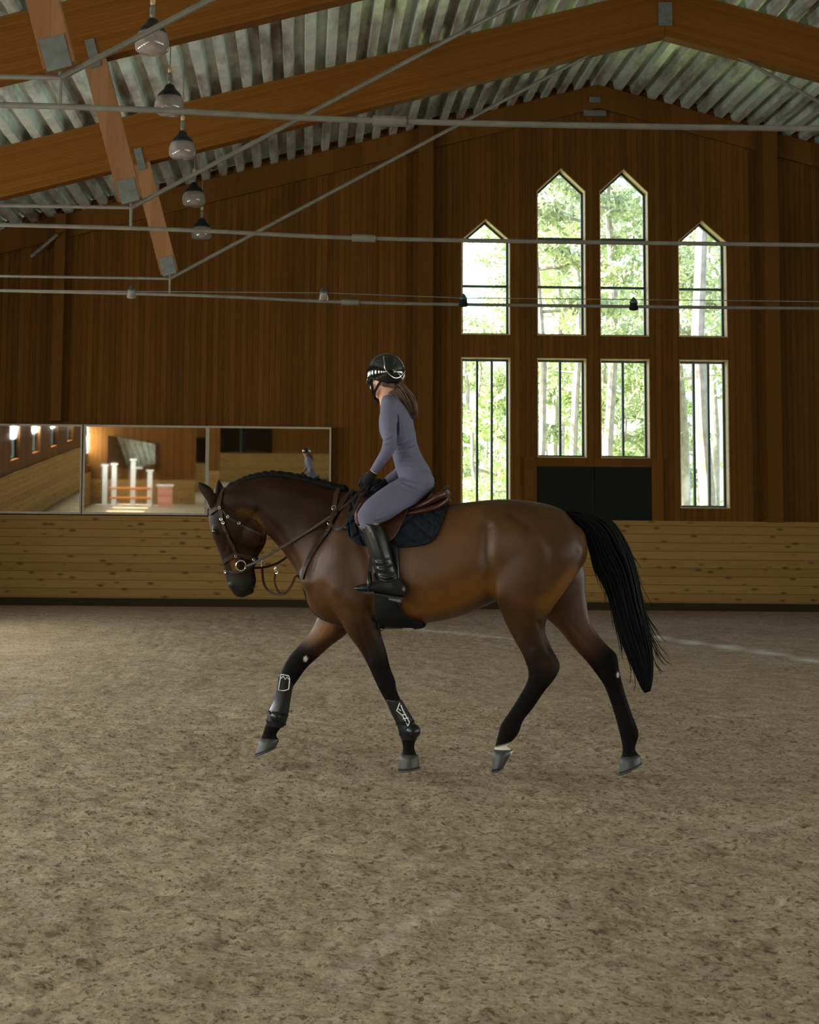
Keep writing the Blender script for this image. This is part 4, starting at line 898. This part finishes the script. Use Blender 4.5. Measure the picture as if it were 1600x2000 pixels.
# saddle pad: a quilted cloth lying over the back
def drape(outline_top, outline_bot, ns, nt, off, thick, n_over=4):
    """cloth on both flanks; the outline runs front to rear along top and bottom"""
    T, B = catmull(np.array(outline_top, float), 6), catmull(np.array(outline_bot, float), 6)
    def samp(P, s): i = s*(len(P)-1); k = min(int(i), len(P)-2); return P[k]+(P[k+1]-P[k])*(i-k)
    rows = []
    for i in range(ns+1):
        s = i/ns; col = []; a, b = samp(T, s), samp(B, s)
        for j in range(nt+1):
            t = j/nt; px = a+(b-a)*t; p = hp(px[0], px[1], -.25)
            for _ in range(3):
                h = tree_.ray_cast(Vector((p.x, -1.2, p.z)), Vector((0, 1, 0)))
                wv = h[0].y if h[0] is not None else -.02
                p = hp(px[0], px[1], wv)
            n = h[1] if h[0] is not None else Vector((0, 0, 1)); q = Vector((p.x, wv, p.z))+Vector(n)*off; q.y = min(q.y, -.012); col.append(q)
        rows.append(col)
    for _ in range(2):                                              # relax
        rows = [[(rows[i][j]*2+rows[max(i-1, 0)][j]+rows[min(i+1, ns)][j]+rows[i][max(j-1, 0)]+rows[i][min(j+1, nt)])/6 if 0 < i < ns and 0 < j < nt else rows[i][j] for j in range(nt+1)] for i in range(ns+1)]
    V, F, UV = [], [], []; m = 2*(nt+1)
    for i in range(ns+1):
        full = [Vector((p.x, p.y, p.z)) for p in rows[i][::-1]]+[Vector((p.x, -p.y, p.z)) for p in rows[i]]
        for j, p in enumerate(full): V.append(p); UV.append((i/ns*1.0, (j/(m-1))*2*nt/ns))
    for i in range(ns):
        for j in range(m-1): F.append((i*m+j, (i+1)*m+j, (i+1)*m+j+1, i*m+j+1))
    me = bpy.data.meshes.new('cloth'); me.from_pydata([tuple(v) for v in V], [], F); uv = me.uv_layers.new(name='UVMap')
    for l in me.loops: uv.data[l.index].uv = UV[l.vertex_index]
    me.shade_smooth(); return me
def solidify(o, t, sub=0):
    s = o.modifiers.new('thickness', 'SOLIDIFY'); s.thickness = t; s.offset = 0
    if sub: k = o.modifiers.new('smooth', 'SUBSURF'); k.levels = sub; k.render_levels = sub
pad = empty('saddle_pad', hp(780, 985, 0), 'quilted navy black saddle pad under the brown saddle', 'saddle pad', frame=HF)
pm = drape([(688, 966), (735, 966), (790, 982), (840, 987), (874, 984)], [(678, 1034), (686, 1054), (712, 1068), (766, 1071), (815, 1068), (842, 1060), (857, 1040), (871, 1004)], 40, 16, .016, .012)
o = link_mesh('quilted_cloth', pm, M['quilt'], pad); solidify(o, .014)
# piping round the edge
saddle = empty('saddle', hp(780, 985, 0), 'brown leather jumping saddle under the rider with stirrups and girth', 'saddle', frame=HF)
sm = MB().add(sections([(706, 974, 712, 996, 0, .075), (722, 976, 730, 1000, 0, .11), (755, 984, 762, 1006, 0, .13), (800, 986, 804, 1004, 0, .155), (832, 976, 836, 994, 0, .185), (856, 962, 860, 982, 0, .195), (871, 956, 874, 974, 0, .165)], n=5, seg=28, expo=2.6))
link_mesh('seat', remesh(sm.vf, .006, 3), M['brown_leather'], saddle)
obj('cantle', MB().add(sections([(858, 965, 866, 968, 0, .17), (866, 954, 872, 958, 0, .15), (871, 947, 876, 952, 0, .10)], n=4, seg=20)).vf, M['dark_leather'], saddle, True)
obj('panel', MB().add(sections([(775, 1003, 780, 1010, -.13, .06), (815, 994, 820, 1006, -.15, .06), (850, 984, 855, 998, -.14, .06), (872, 972, 875, 982, -.10, .05)], n=4, seg=16)).add(sections([(775, 1003, 780, 1010, -.13, .06), (815, 994, 820, 1006, -.15, .06), (850, 984, 855, 998, -.14, .06), (872, 972, 875, 982, -.10, .05)], n=4, seg=16, far=True)).vf, M['brown_leather'], saddle, True)
def flap(side):
    fm = drape([(704, 975), (740, 984), (790, 1000), (797, 1004)], [(694, 998), (700, 1030), (730, 1052), (760, 1062), (775, 1052), (789, 1024), (796, 1005)], 22, 10, .036, .01)
    bm = bmesh.new(); bm.from_mesh(fm); bmesh.ops.delete(bm, geom=[v for v in bm.verts if v.co.y*side < 0], context='VERTS'); bm.to_mesh(fm); bm.free()
    o = link_mesh('flap', fm, M['brown_leather'], saddle); solidify(o, .010)
    return o
flap(-1); flap(1)
for far in (False, True):
    obj('knee_roll', MB().add(sections([(704, 982, 710, 988, -.27, .03), (694, 1000, 702, 1006, -.285, .035), (696, 1024, 706, 1024, -.29, .03)], n=4, seg=14, far=far)).vf, M['brown_leather'], saddle, True)
# girth with belly guard
gm = drape([(736, 1060), (760, 1062), (778, 1062)], [(738, 1222), (762, 1222), (786, 1222)], 8, 26, .014, .01)
o = link_mesh('girth', gm, M['black_leather'], saddle); solidify(o, .012)
gd = drape([(734, 1120), (752, 1140), (768, 1166), (782, 1188), (802, 1205), (824, 1211)], [(736, 1228), (756, 1228), (776, 1226), (796, 1223), (812, 1220), (825, 1218)], 20, 14, .022, .01)
o = link_mesh('belly_guard', gd, M['black_cloth'], saddle); solidify(o, .012)
obj('girth_ring', ringat(746, 1227, -.03, .014, .003, (0, 1, 0)), M['steel'], saddle)
for s in (-1, 1):
    lea = [Vector(hp(a, b, s*w_)) for a, b, w_ in catmull(np.array([(735, 1040, .335), (728, 1080, .345), (724, 1105, .36), (722, 1122, .37)]), 5)]
    obj('stirrup_leather', ribbon(lea, [Vector((0, s, 0))]*len(lea), .024, .006), M['black_leather'], saddle)
    c = Vector(hp(722, 1140, s*.37)); pts = [c+Vector((.008*math.sin(a)*0, s*.062*math.sin(a), .064*math.cos(a))) if math.cos(a) > -.55 else c+Vector((0, s*.062*math.sin(a), -.045)) for a in [k*math.pi/12 for k in range(24)]]
    st = obj('stirrup', MB().tube(pts, .007, 8, True).vf, M['black_leather'], saddle, True)
    obj('tread', box((c.x-.032, c.y-.052, c.z-.056), (c.x+.032, c.y+.052, c.z-.042)), M['sole'], st)
# tendon boots on the fore cannons
def tendon_boot(rows, ww, fet, label, logo):
    t = empty('tendon_boot', hp(*rows[-1][:2], ww), label, 'horse boot', frame=HF)
    link_mesh('shell', remesh(MB().add(sections([(a-1.5, b, c+1.5, d, ww, h+.008) for a, b, c, d, h in rows], n=4, seg=20, cap=(.05, .05), expo=2.3)).vf, .005, 2), M['black_leather'], t)
    obj('fetlock_cup', ball(hp(*fet, ww-.010 if ww < 0 else ww-.008), .047, .047, .044, 18, 12), M['black_leather'], t, True)
    for k in (1, 2):
        a, b, c, d, h = rows[-1-k]; A, B = hp(a-1, b, ww), hp(c+1, d, ww); cc, hv = (A+B)/2, (A-B)/2
        obj('strap', ribbon([cc+hv*math.cos(q)*1.0+Vector((0, (h+.013)*math.sin(q), 0)) for q in [j*math.pi/12 for j in range(25)]], [Vector((math.cos(q), math.sin(q), 0)) for q in [j*math.pi/12 for j in range(25)]], .022, .004), M['black_cloth'], t)
    # white printed patch on the near side of the shell
    mb = MB()
    for poly in logo:
        P = [Vector(hp(a, b, ww-h_)) for a, b, h_ in poly]; mb.tube(P, .0030, 6)
    obj('printed_patch', mb.vf, M['white'], t)
tendon_boot([(754, 1366, 783, 1366, .030), (764, 1390, 796, 1388, .029), (775, 1412, 808, 1410, .033), (781, 1432, 816, 1432, .036), (785, 1444, 812, 1446, .032)], -.13, (806, 1428), 'black tendon boot with white patch on the straight near foreleg',
            [[(781, 1373, .040), (775, 1388, .042), (786, 1397, .043), (790, 1404, .043), (797, 1418, .045)], [(783, 1377, .036), (787, 1387, .040), (800, 1411, .042), (797, 1418, .045)], [(778, 1384, .043), (783, 1388, .043)], [(784, 1396, .043), (793, 1396, .04)], [(787, 1404, .043), (798, 1402, .04)]])
tendon_boot([(545, 1316, 578, 1324, .036), (543, 1338, 571, 1343, .031), (536, 1368, 566, 1370, .030), (526, 1390, 562, 1396, .034), (522, 1408, 557, 1413, .036), (520, 1418, 552, 1421, .033)], .13, (541, 1399), 'black tendon boot with white outlined patch on the reaching far foreleg',
            [[(549, 1317, .042), (564, 1320, .044), (566, 1326, .042), (564, 1346, .036), (555, 1349, .038), (544, 1348, .036), (549, 1317, .042)], [(549, 1325, .043), (554, 1321, .044), (557, 1327, .044), (561, 1322, .044), (564, 1327, .043)]])

# ------------------------------------------------------------------ rider
rider = empty('person', hp(790, 975, 0), 'rider in lavender base layer and breeches, black helmet, gloves and tall boots, looking ahead', 'person', frame=HF)
HEADC = Vector(hp(752, 738, -.005)); HM = Matrix.Translation(HEADC) @ Matrix.Rotation(math.radians(-36), 4, 'Z') @ Matrix.Rotation(math.radians(-10), 4, 'Y')
# head local frame: -x forward (face), z up
def hv(x, y, z): return HM @ Vector((x, y, z))
R3 = HM.to_3x3().to_4x4()
head = MB().add(ball(hv(.012, 0, .02), .098, .076, .105, 20, 14, R3)).add(ball(hv(-.030, 0, -.055), .058, .056, .065, 18, 12, R3)).add(ball(hv(-.062, 0, -.108), .026, .028, .022, 14, 10, R3))
head.add(ball(hv(-.100, 0, -.038), .020, .014, .018, 12, 8, R3)).add(tube([hv(-.080, 0, .012), hv(-.096, 0, -.02), hv(-.106, 0, -.038)], [.009, .011, .011], 8))
head.add(tube([hv(-.088, -.018, -.072), hv(-.094, 0, -.070), hv(-.088, .018, -.072)], [.005, .008, .005], 8)).add(tube([hv(-.086, -.016, -.081), hv(-.092, 0, -.082), hv(-.086, .016, -.081)], [.005, .009, .005], 8))
for s in (-1, 1):
    head.add(ball(hv(-.058, s*.042, -.045), .030, .022, .026, 12, 8, R3)); head.add(ball(hv(.008, s*.078, -.028), .020, .008, .030, 12, 8, R3)); head.add(ball(hv(-.076, s*.032, .012), .018, .022, .010, 10, 8, R3))
body = MB().add(head.vf)
body.add(tube([hv(.030, 0, -.05), Vector(hp(757, 772, 0)), Vector(hp(762, 790, 0))], [.055, .052, .062], 16))
TORSO = [(747, 776, 772, 771, 0, .062), (745, 787, 784, 781, 0, .150), (744, 797, 794, 794, 0, .180), (742, 815, 803, 812, 0, .178), (741, 836, 809, 832, 0, .160), (746, 856, 813, 852, 0, .142), (758, 874, 817, 871, 0, .128), (767, 890, 822, 886, 0, .124), (770, 903, 830, 899, 0, .138), (774, 918, 838, 912, 0, .158), (780, 936, 846, 936, 0, .176), (792, 957, 846, 953, 0, .172), (803, 974, 836, 968, 0, .12)]
UARM = [(747, 790, 777, 785, -.150, .055), (744, 803, 776, 800, -.182, .052), (745, 826, 775, 824, -.198, .046), (748, 850, 775, 850, -.205, .042), (750, 868, 774, 873, -.207, .040)]
FARM = [(748, 862, 775, 872, -.207, .040), (744, 880, 766, 890, -.198, .039), (733, 899, 752, 907, -.175, .033), (723, 917, 736, 926, -.148, .026)]
FUARM = [(750, 790, 778, 786, .150, .055), (752, 815, 780, 812, .182, .050), (764, 845, 792, 843, .195, .044), (778, 880, 802, 886, .20, .040)]
FFARM = [(776, 884, 800, 894, .20, .040), (772, 912, 790, 922, .17, .036), (760, 925, 776, 938, .14, .030), (748, 936, 758, 946, .115, .025)]
THIGH = [(790, 928, 842, 958, -.085, .092), (768, 940, 815, 982, -.150, .092), (741, 957, 788, 997, -.235, .084), (717, 977, 760, 1015, -.295, .074), (700, 1000, 740, 1024, -.325, .064), (699, 1014, 738, 1034, -.332, .058), (705, 1030, 741, 1042, -.336, .055)]
CALF = [(700, 1008, 738, 1022, -.332, .056), (707, 1022, 744, 1026, -.336, .056), (713, 1046, 754, 1048, -.340, .058), (721, 1076, 762, 1076, -.345, .052), (730, 1103, 768, 1100, -.35, .043), (738, 1126, 776, 1124, -.355, .038)]
FOOT = [(786, 1136, 786, 1166, -.355, .036), (772, 1128, 770, 1164, -.358, .040), (750, 1131, 750, 1160, -.362, .040), (730, 1138, 730, 1157, -.368, .045), (710, 1142, 711, 1155, -.372, .045), (696, 1146, 697, 1152, -.374, .032)]
grow = lambda S, g, px: [(a-(c-a)/math.hypot(c-a, d-b)*px*-1*-1, b-(d-b)/math.hypot(c-a, d-b)*px, c+(c-a)/math.hypot(c-a, d-b)*px, d+(d-b)/math.hypot(c-a, d-b)*px, w_, h_+g) for a, b, c, d, w_, h_ in S]
SH = lambda S: grow(S, -.012, -3.4)
for S in (TORSO, UARM, FARM, FUARM, FFARM): body.add(sections(SH(S), n=4, seg=18))
for S in (THIGH, CALF, FOOT):
    body.add(sections(SH(S), n=4, seg=18)); body.add(sections(SH(S), n=4, seg=18, far=True))
# hands: palm, four curled fingers, thumb
def hand(mb, wr, kn, s, g=0.0):
    """wr, kn: wrist and knuckle points (local frame); s = -1 near hand, +1 far hand (thumb on top, closed round the rein)"""
    wr, kn = Vector(wr), Vector(kn); f = (kn-wr).normalized(); side = Vector((0, -s, 0)); side = (side-f*side.dot(f)).normalized(); up = f.cross(side)*(-s)
    if up.z < 0: up = -up
    mb.add(tube([wr-f*.01, wr.lerp(kn, .35), wr.lerp(kn, .75), kn], [.024+g, .029+g, .031+g, .026+g], 12))
    for k in range(4):
        b = kn+up*(.027-.018*k)-side*.006; l = (.036, .040, .038, .030)[k]
        p1 = b+f*l*.8-side*.004*0; p2 = p1+side*.026*1-f*.006-up*.004; p3 = p2-f*.030+side*.004
        mb.add(tube([b-f*.012, b, p1, p1.lerp(p2, .5)+f*.006, p2, p3], [.0095+g, .0098+g, .0092+g, .009+g, .0088+g, .0075+g], 9)); mb.add(ball(p3, .0078+g)); mb.add(ball(b, .0105+g))
    t0 = wr.lerp(kn, .40)+up*.022+side*.012; t1 = t0+f*.030+up*.016+side*.006; t2 = t1+f*.028-up*.003; mb.add(tube([t0-up*.01, t0, t1, t2], [.013+g, .013+g, .0115+g, .009+g], 9)); mb.add(ball(t2, .009+g))
NW, NK = hp(730, 921, -.148), hp(714, 945, -.132); FW, FK = hp(755, 941, .117), hp(738, 951, .10)
hand(body, NW, NK, -1, -.001); hand(body, FW, FK, 1, -.001)
bme = remesh(body.vf, .0052, 3); link_mesh('body', bme, M['skin'], rider)
for s in (-1, 1):
    obj('eye', ball(hv(-.077, s*.031, -.004), .008, .010, .007, 12, 8, R3), M['eye'], rider, True)
# clothes
def cloth_wrinkle(me, amt, f, seed):
    c, n = getco(me), getno(me); a = vnoise(c[:, 0]*1+c[:, 2]*.6, c[:, 2]*2.2-c[:, 0]*.8, f, seed)+.5*vnoise(c[:, 1]*1.3, c[:, 2]*2.5, f*1.6, seed+1); setco(me, c+n*(amt*a)[:, None])
def folds(me, lines):
    c, n = getco(me), getno(me); bt = bvh_of(me); dc = np.zeros(len(c))
    for pts, rad, amt, ww in lines:
        P = []
        for a, b in catmull(np.array(pts, float), 4):
            h = bt.ray_cast(EL, ray(a, b).normalized())
            if h[0] is not None: P.append(tuple(h[0]))
        if len(P) < 2: continue
        d, t = polyd(c, P); f = np.sin(np.pi*np.clip(t, .03, .97)); dc += amt*f*(np.exp(-(d/rad)**2)-.45*np.exp(-((d-1.9*rad)/rad)**2))
    setco(me, c+n*dc[:, None])
shirt = MB().add(sections(TORSO[:9], n=4, seg=24, cap=(.15, .1)))
for S in (UARM, FUARM): shirt.add(sections(S, n=4, seg=18))
for S in (FARM, FFARM): shirt.add(sections(S, n=4, seg=18, cap=(.5, .03)))
sme = remesh(shirt.vf, .0055, 3); cloth_wrinkle(sme, .0045, 9, 31)
folds(sme, [([(778, 876), (796, 868), (812, 858)], 0.0080, 0.0085, -.13), ([(776, 884), (798, 878), (816, 870)], 0.0080, 0.0085, -.13), ([(790, 886), (806, 880), (818, 872)], 0.0069, 0.0068, -.12), ([(776, 868), (790, 860)], 0.0069, 0.0068, -.14), ([(748, 862), (762, 858), (774, 850)], 0.0069, -0.0068, -.24), ([(775, 800), (776, 830), (775, 862)], 0.0069, -0.0119, -.16), ([(746, 868), (758, 866)], 0.0069, 0.0068, -.24), ([(752, 905), (745, 896)], 0.0057, 0.0051, -.21), ([(774, 893), (800, 890), (824, 886)], 0.0046, 0.0085, -.12)])
link_mesh('shirt', sme, M['cloth'], rider)
br = MB().add(sections([(767, 893, 823, 889, 0, .128)]+TORSO[8:], n=4, seg=24, cap=(.05, .5)))
both(br, THIGH, n=5, seg=22, cap=(.6, .2))
for s in (-1, 1): br.add(ball(hp(822, 942, s*.085), .082, .085, .080))
bre = remesh(br.vf, .0055, 5); cloth_wrinkle(bre, .003, 8, 41)
folds(bre, [([(786, 942), (800, 948), (818, 958)], 0.0069, -0.0090, -.17), ([(790, 936), (806, 938), (820, 944)], 0.0069, -0.0075, -.17), ([(782, 950), (796, 958), (808, 962)], 0.0069, -0.0075, -.17), ([(778, 905), (796, 906), (812, 912)], 0.0069, -0.0060, -.14), ([(730, 1015), (742, 1012), (752, 1006)], 0.0069, 0.0060, -.36), ([(776, 897), (800, 895), (826, 891)], 0.0069, 0.0075, -.12)])
link_mesh('breeches', bre, M['cloth'], rider)
for far in (False, True):
    b = MB().add(sections(grow(CALF[1:], .006, 2), n=5, seg=22, cap=(.03, .5))).add(sections(grow(FOOT, .006, 2), n=4, seg=18)) if not far else MB().add(sections(grow(CALF[1:], .006, 2), n=5, seg=22, cap=(.03, .5), far=True)).add(sections(grow(FOOT, .006, 2), n=4, seg=18, far=True))
    me = remesh(b.vf, .0055, 3); s = 1 if far else -1
    folds(me, [([(735, 1110), (752, 1112), (768, 1106)], .008, .006, s*.39), ([(736, 1118), (754, 1122), (772, 1115)], .007, -.006, s*.39), ([(738, 1126), (756, 1129), (774, 1124)], .007, .007, s*.39), ([(740, 1134), (758, 1135), (776, 1131)], .006, -.005, s*.39), ([(728, 1096), (744, 1100), (764, 1092)], .009, .004, s*.39), ([(716, 1040), (728, 1075), (738, 1110)], .010, .003, s*.40)])
    bo = link_mesh('riding_boot', me, M['black_leather'], rider)
    so = sections([(787, 1166, 786, 1171, -.355, .040, 0, 4), (770, 1164, 769, 1169, -.358, .042, 0, 4), (750, 1160, 749, 1165, -.362, .044, 0, 4), (730, 1157, 729, 1161, -.368, .049, 0, 4), (710, 1154, 710, 1157, -.372, .048, 0, 4), (696, 1151, 697, 1153, -.374, .034, 0, 4)], n=3, seg=16, far=far)
    obj('sole', so, M['sole'] if 'sole' in M else M['black_cloth'], bo)
    obj('heel', sections([(761, 1165, 760, 1171, -.358, .038, 0, 6), (772, 1167, 771, 1174, -.357, .038, 0, 6), (784, 1169, 783, 1177, -.355, .036, 0, 6)], n=2, seg=16, cap=(.1, .1), far=far), M['heelm'] if 'heelm' in M else M['metal'], bo)
    tab = [Vector(hp(a, b_, s*.398)) for a, b_ in ((728, 1030), (733, 1028), (739, 1030), (736, 1035))]; obj('pull_tab', ribbon(tab, [Vector((0, s, 0))]*4, .014, .006), M['black_cloth'], bo)
for wr, kn, s in ((NW, NK, -1), (FW, FK, 1)):
    gmb = MB(); hand(gmb, Vector(wr).lerp(Vector(kn), .12), kn, s, .0015); gl = link_mesh('glove', remesh(gmb.vf, .004, 1), M['black_cloth'], rider)
# pony tail
hr = MB(); A0 = [Vector(hp(a, b, -.01)) for a, b in ((762, 750), (777, 764), (791, 783), (801, 802), (805, 818))]
cen = catmull(np.array([tuple(v) for v in A0]), 6); nC = len(cen)
for k in range(760):
    q, d = rng.uniform(-1, 1), rng.uniform(-1, 1); ph = rng.uniform(0, 6.28); P, R = [], []; en = nC-int(abs(rng.normal(0, 4)))
    for i in range(max(en, 10)):
        i = min(i, nC-1); f = i/(nC-1); wd = .022+.038*math.sin(math.pi*min(1, f*.95+.10)); t = Vector(cen[min(i+1, nC-1)]-cen[max(i-1, 0)]).normalized(); sd = Vector((t.z, 0, -t.x))
        P.append(Vector(cen[i])+sd*(q*wd+.009*f*math.sin(ph+f*(8+4*q)))+Vector((0, d*wd*1.1+.008*f*math.cos(ph+f*9), 0))); R.append(.0019*(1-.7*max(0, f-.5)*2))
    R[-1] = .001; hr.tube(P, R, 5)
for k in range(150):                                                # hair drawn back below the helmet
    s = rng.uniform(-1, 1); hr.tube([hv(.012+rng.uniform(0, .03), s*.080, -.02-rng.uniform(0, .03)), hv(.045, s*.080, -.04-rng.uniform(0, .03)), hv(.080, s*.040, -.050-rng.uniform(0, .03)), A0[0]+Vector((0, s*.012, rng.uniform(-.01, .01)))], [.0025, .003, .003, .0025], 5)
obj('hair', hr.vf, M['hair_brown'], rider, True)
# helmet
def helmet():
    V, F = [], []; nr_, ns = 18, 44
    for i in range(nr_+1):
        for k in range(ns):
            q = 2*math.pi*k/ns; ca, sa = math.cos(q), math.sin(q)
            low = -.002-.052*float(sstep(np.array(ca), -.7, .8)); end = math.acos(max(-1, (low-.028)/.114)); a = end*i/nr_
            V.append(hv(.118*math.sin(a)*ca+.012, .098*math.sin(a)*sa, .028+.114*math.cos(a)))
    for i in range(nr_):
        for k in range(ns): F.append((i*ns+k, i*ns+(k+1) % ns, (i+1)*ns+(k+1) % ns, (i+1)*ns+k))
    return V, F
hvf = helmet(); hbv = BVHTree.FromPolygons([tuple(v) for v in hvf[0]], hvf[1]); ho = obj('helmet', hvf, M['helmet'], rider, True); solidify(ho, .010)
pk = []; pf = []
for i in range(5):
    for k in range(17):
        q = math.radians(-62+124*k/16); r0 = .104+.034*(i/4)*math.cos(q)**1.3; pk.append(hv(-r0*math.cos(q)+.012*0, (.094)*math.sin(q)*(1+.06*i/4), .018-.006*(i/4)-.020*(i/4)**2))
for i in range(4):
    for k in range(16): pf.append((i*17+k, i*17+k+1, (i+1)*17+k+1, (i+1)*17+k))
po = obj('visor', (pk, pf), M['helmet'], ho, True); solidify(po, .006)
HMi = HM.inverted()
for ln in ([(750, 697), (751, 708), (752, 719), (757, 727), (764, 734), (772, 738), (781, 735), (789, 725)], [(764, 691), (776, 696), (785, 705), (789, 716), (788, 730), (784, 741)]):
    P = []
    for a, b in catmull(np.array(ln, float), 5):
        h = hbv.ray_cast(EL, ray(a, b).normalized())
        if h[0] is not None: P.append(h[0]+h[1].normalized()*.006*(1 if h[1].dot(ray(a, b)) < 0 else -1))
    if len(P) > 3:
        obj('trim_line', tube(P, .0024, 6), M['chrome'], ho)
        Q = [HMi @ p for p in P]
        if len(ln) > 6: obj('trim_line', tube([HM @ Vector((q.x, -q.y, q.z)) for q in Q], .0024, 6), M['chrome'], ho)
for s in (-1, 1):
    obj('harness', MB().add(ribbon([hv(-.030, s*.084, .005), hv(-.038, s*.082, -.03), hv(-.048, s*.070, -.07), hv(-.058, s*.045, -.115), hv(-.062, 0, -.136)], [Vector((0, s, 0))]*5, .016, .005)).add(ribbon([hv(.055, s*.078, -.02), hv(.012, s*.082, -.055), hv(-.03, s*.074, -.085), hv(-.052, s*.055, -.105)], [Vector((0, s, 0))]*4, .015, .005)).vf, M['black_cloth'], ho)
    obj('stud', ball(hv(-.062, s*.078, .014), .006), M['chrome'], ho)
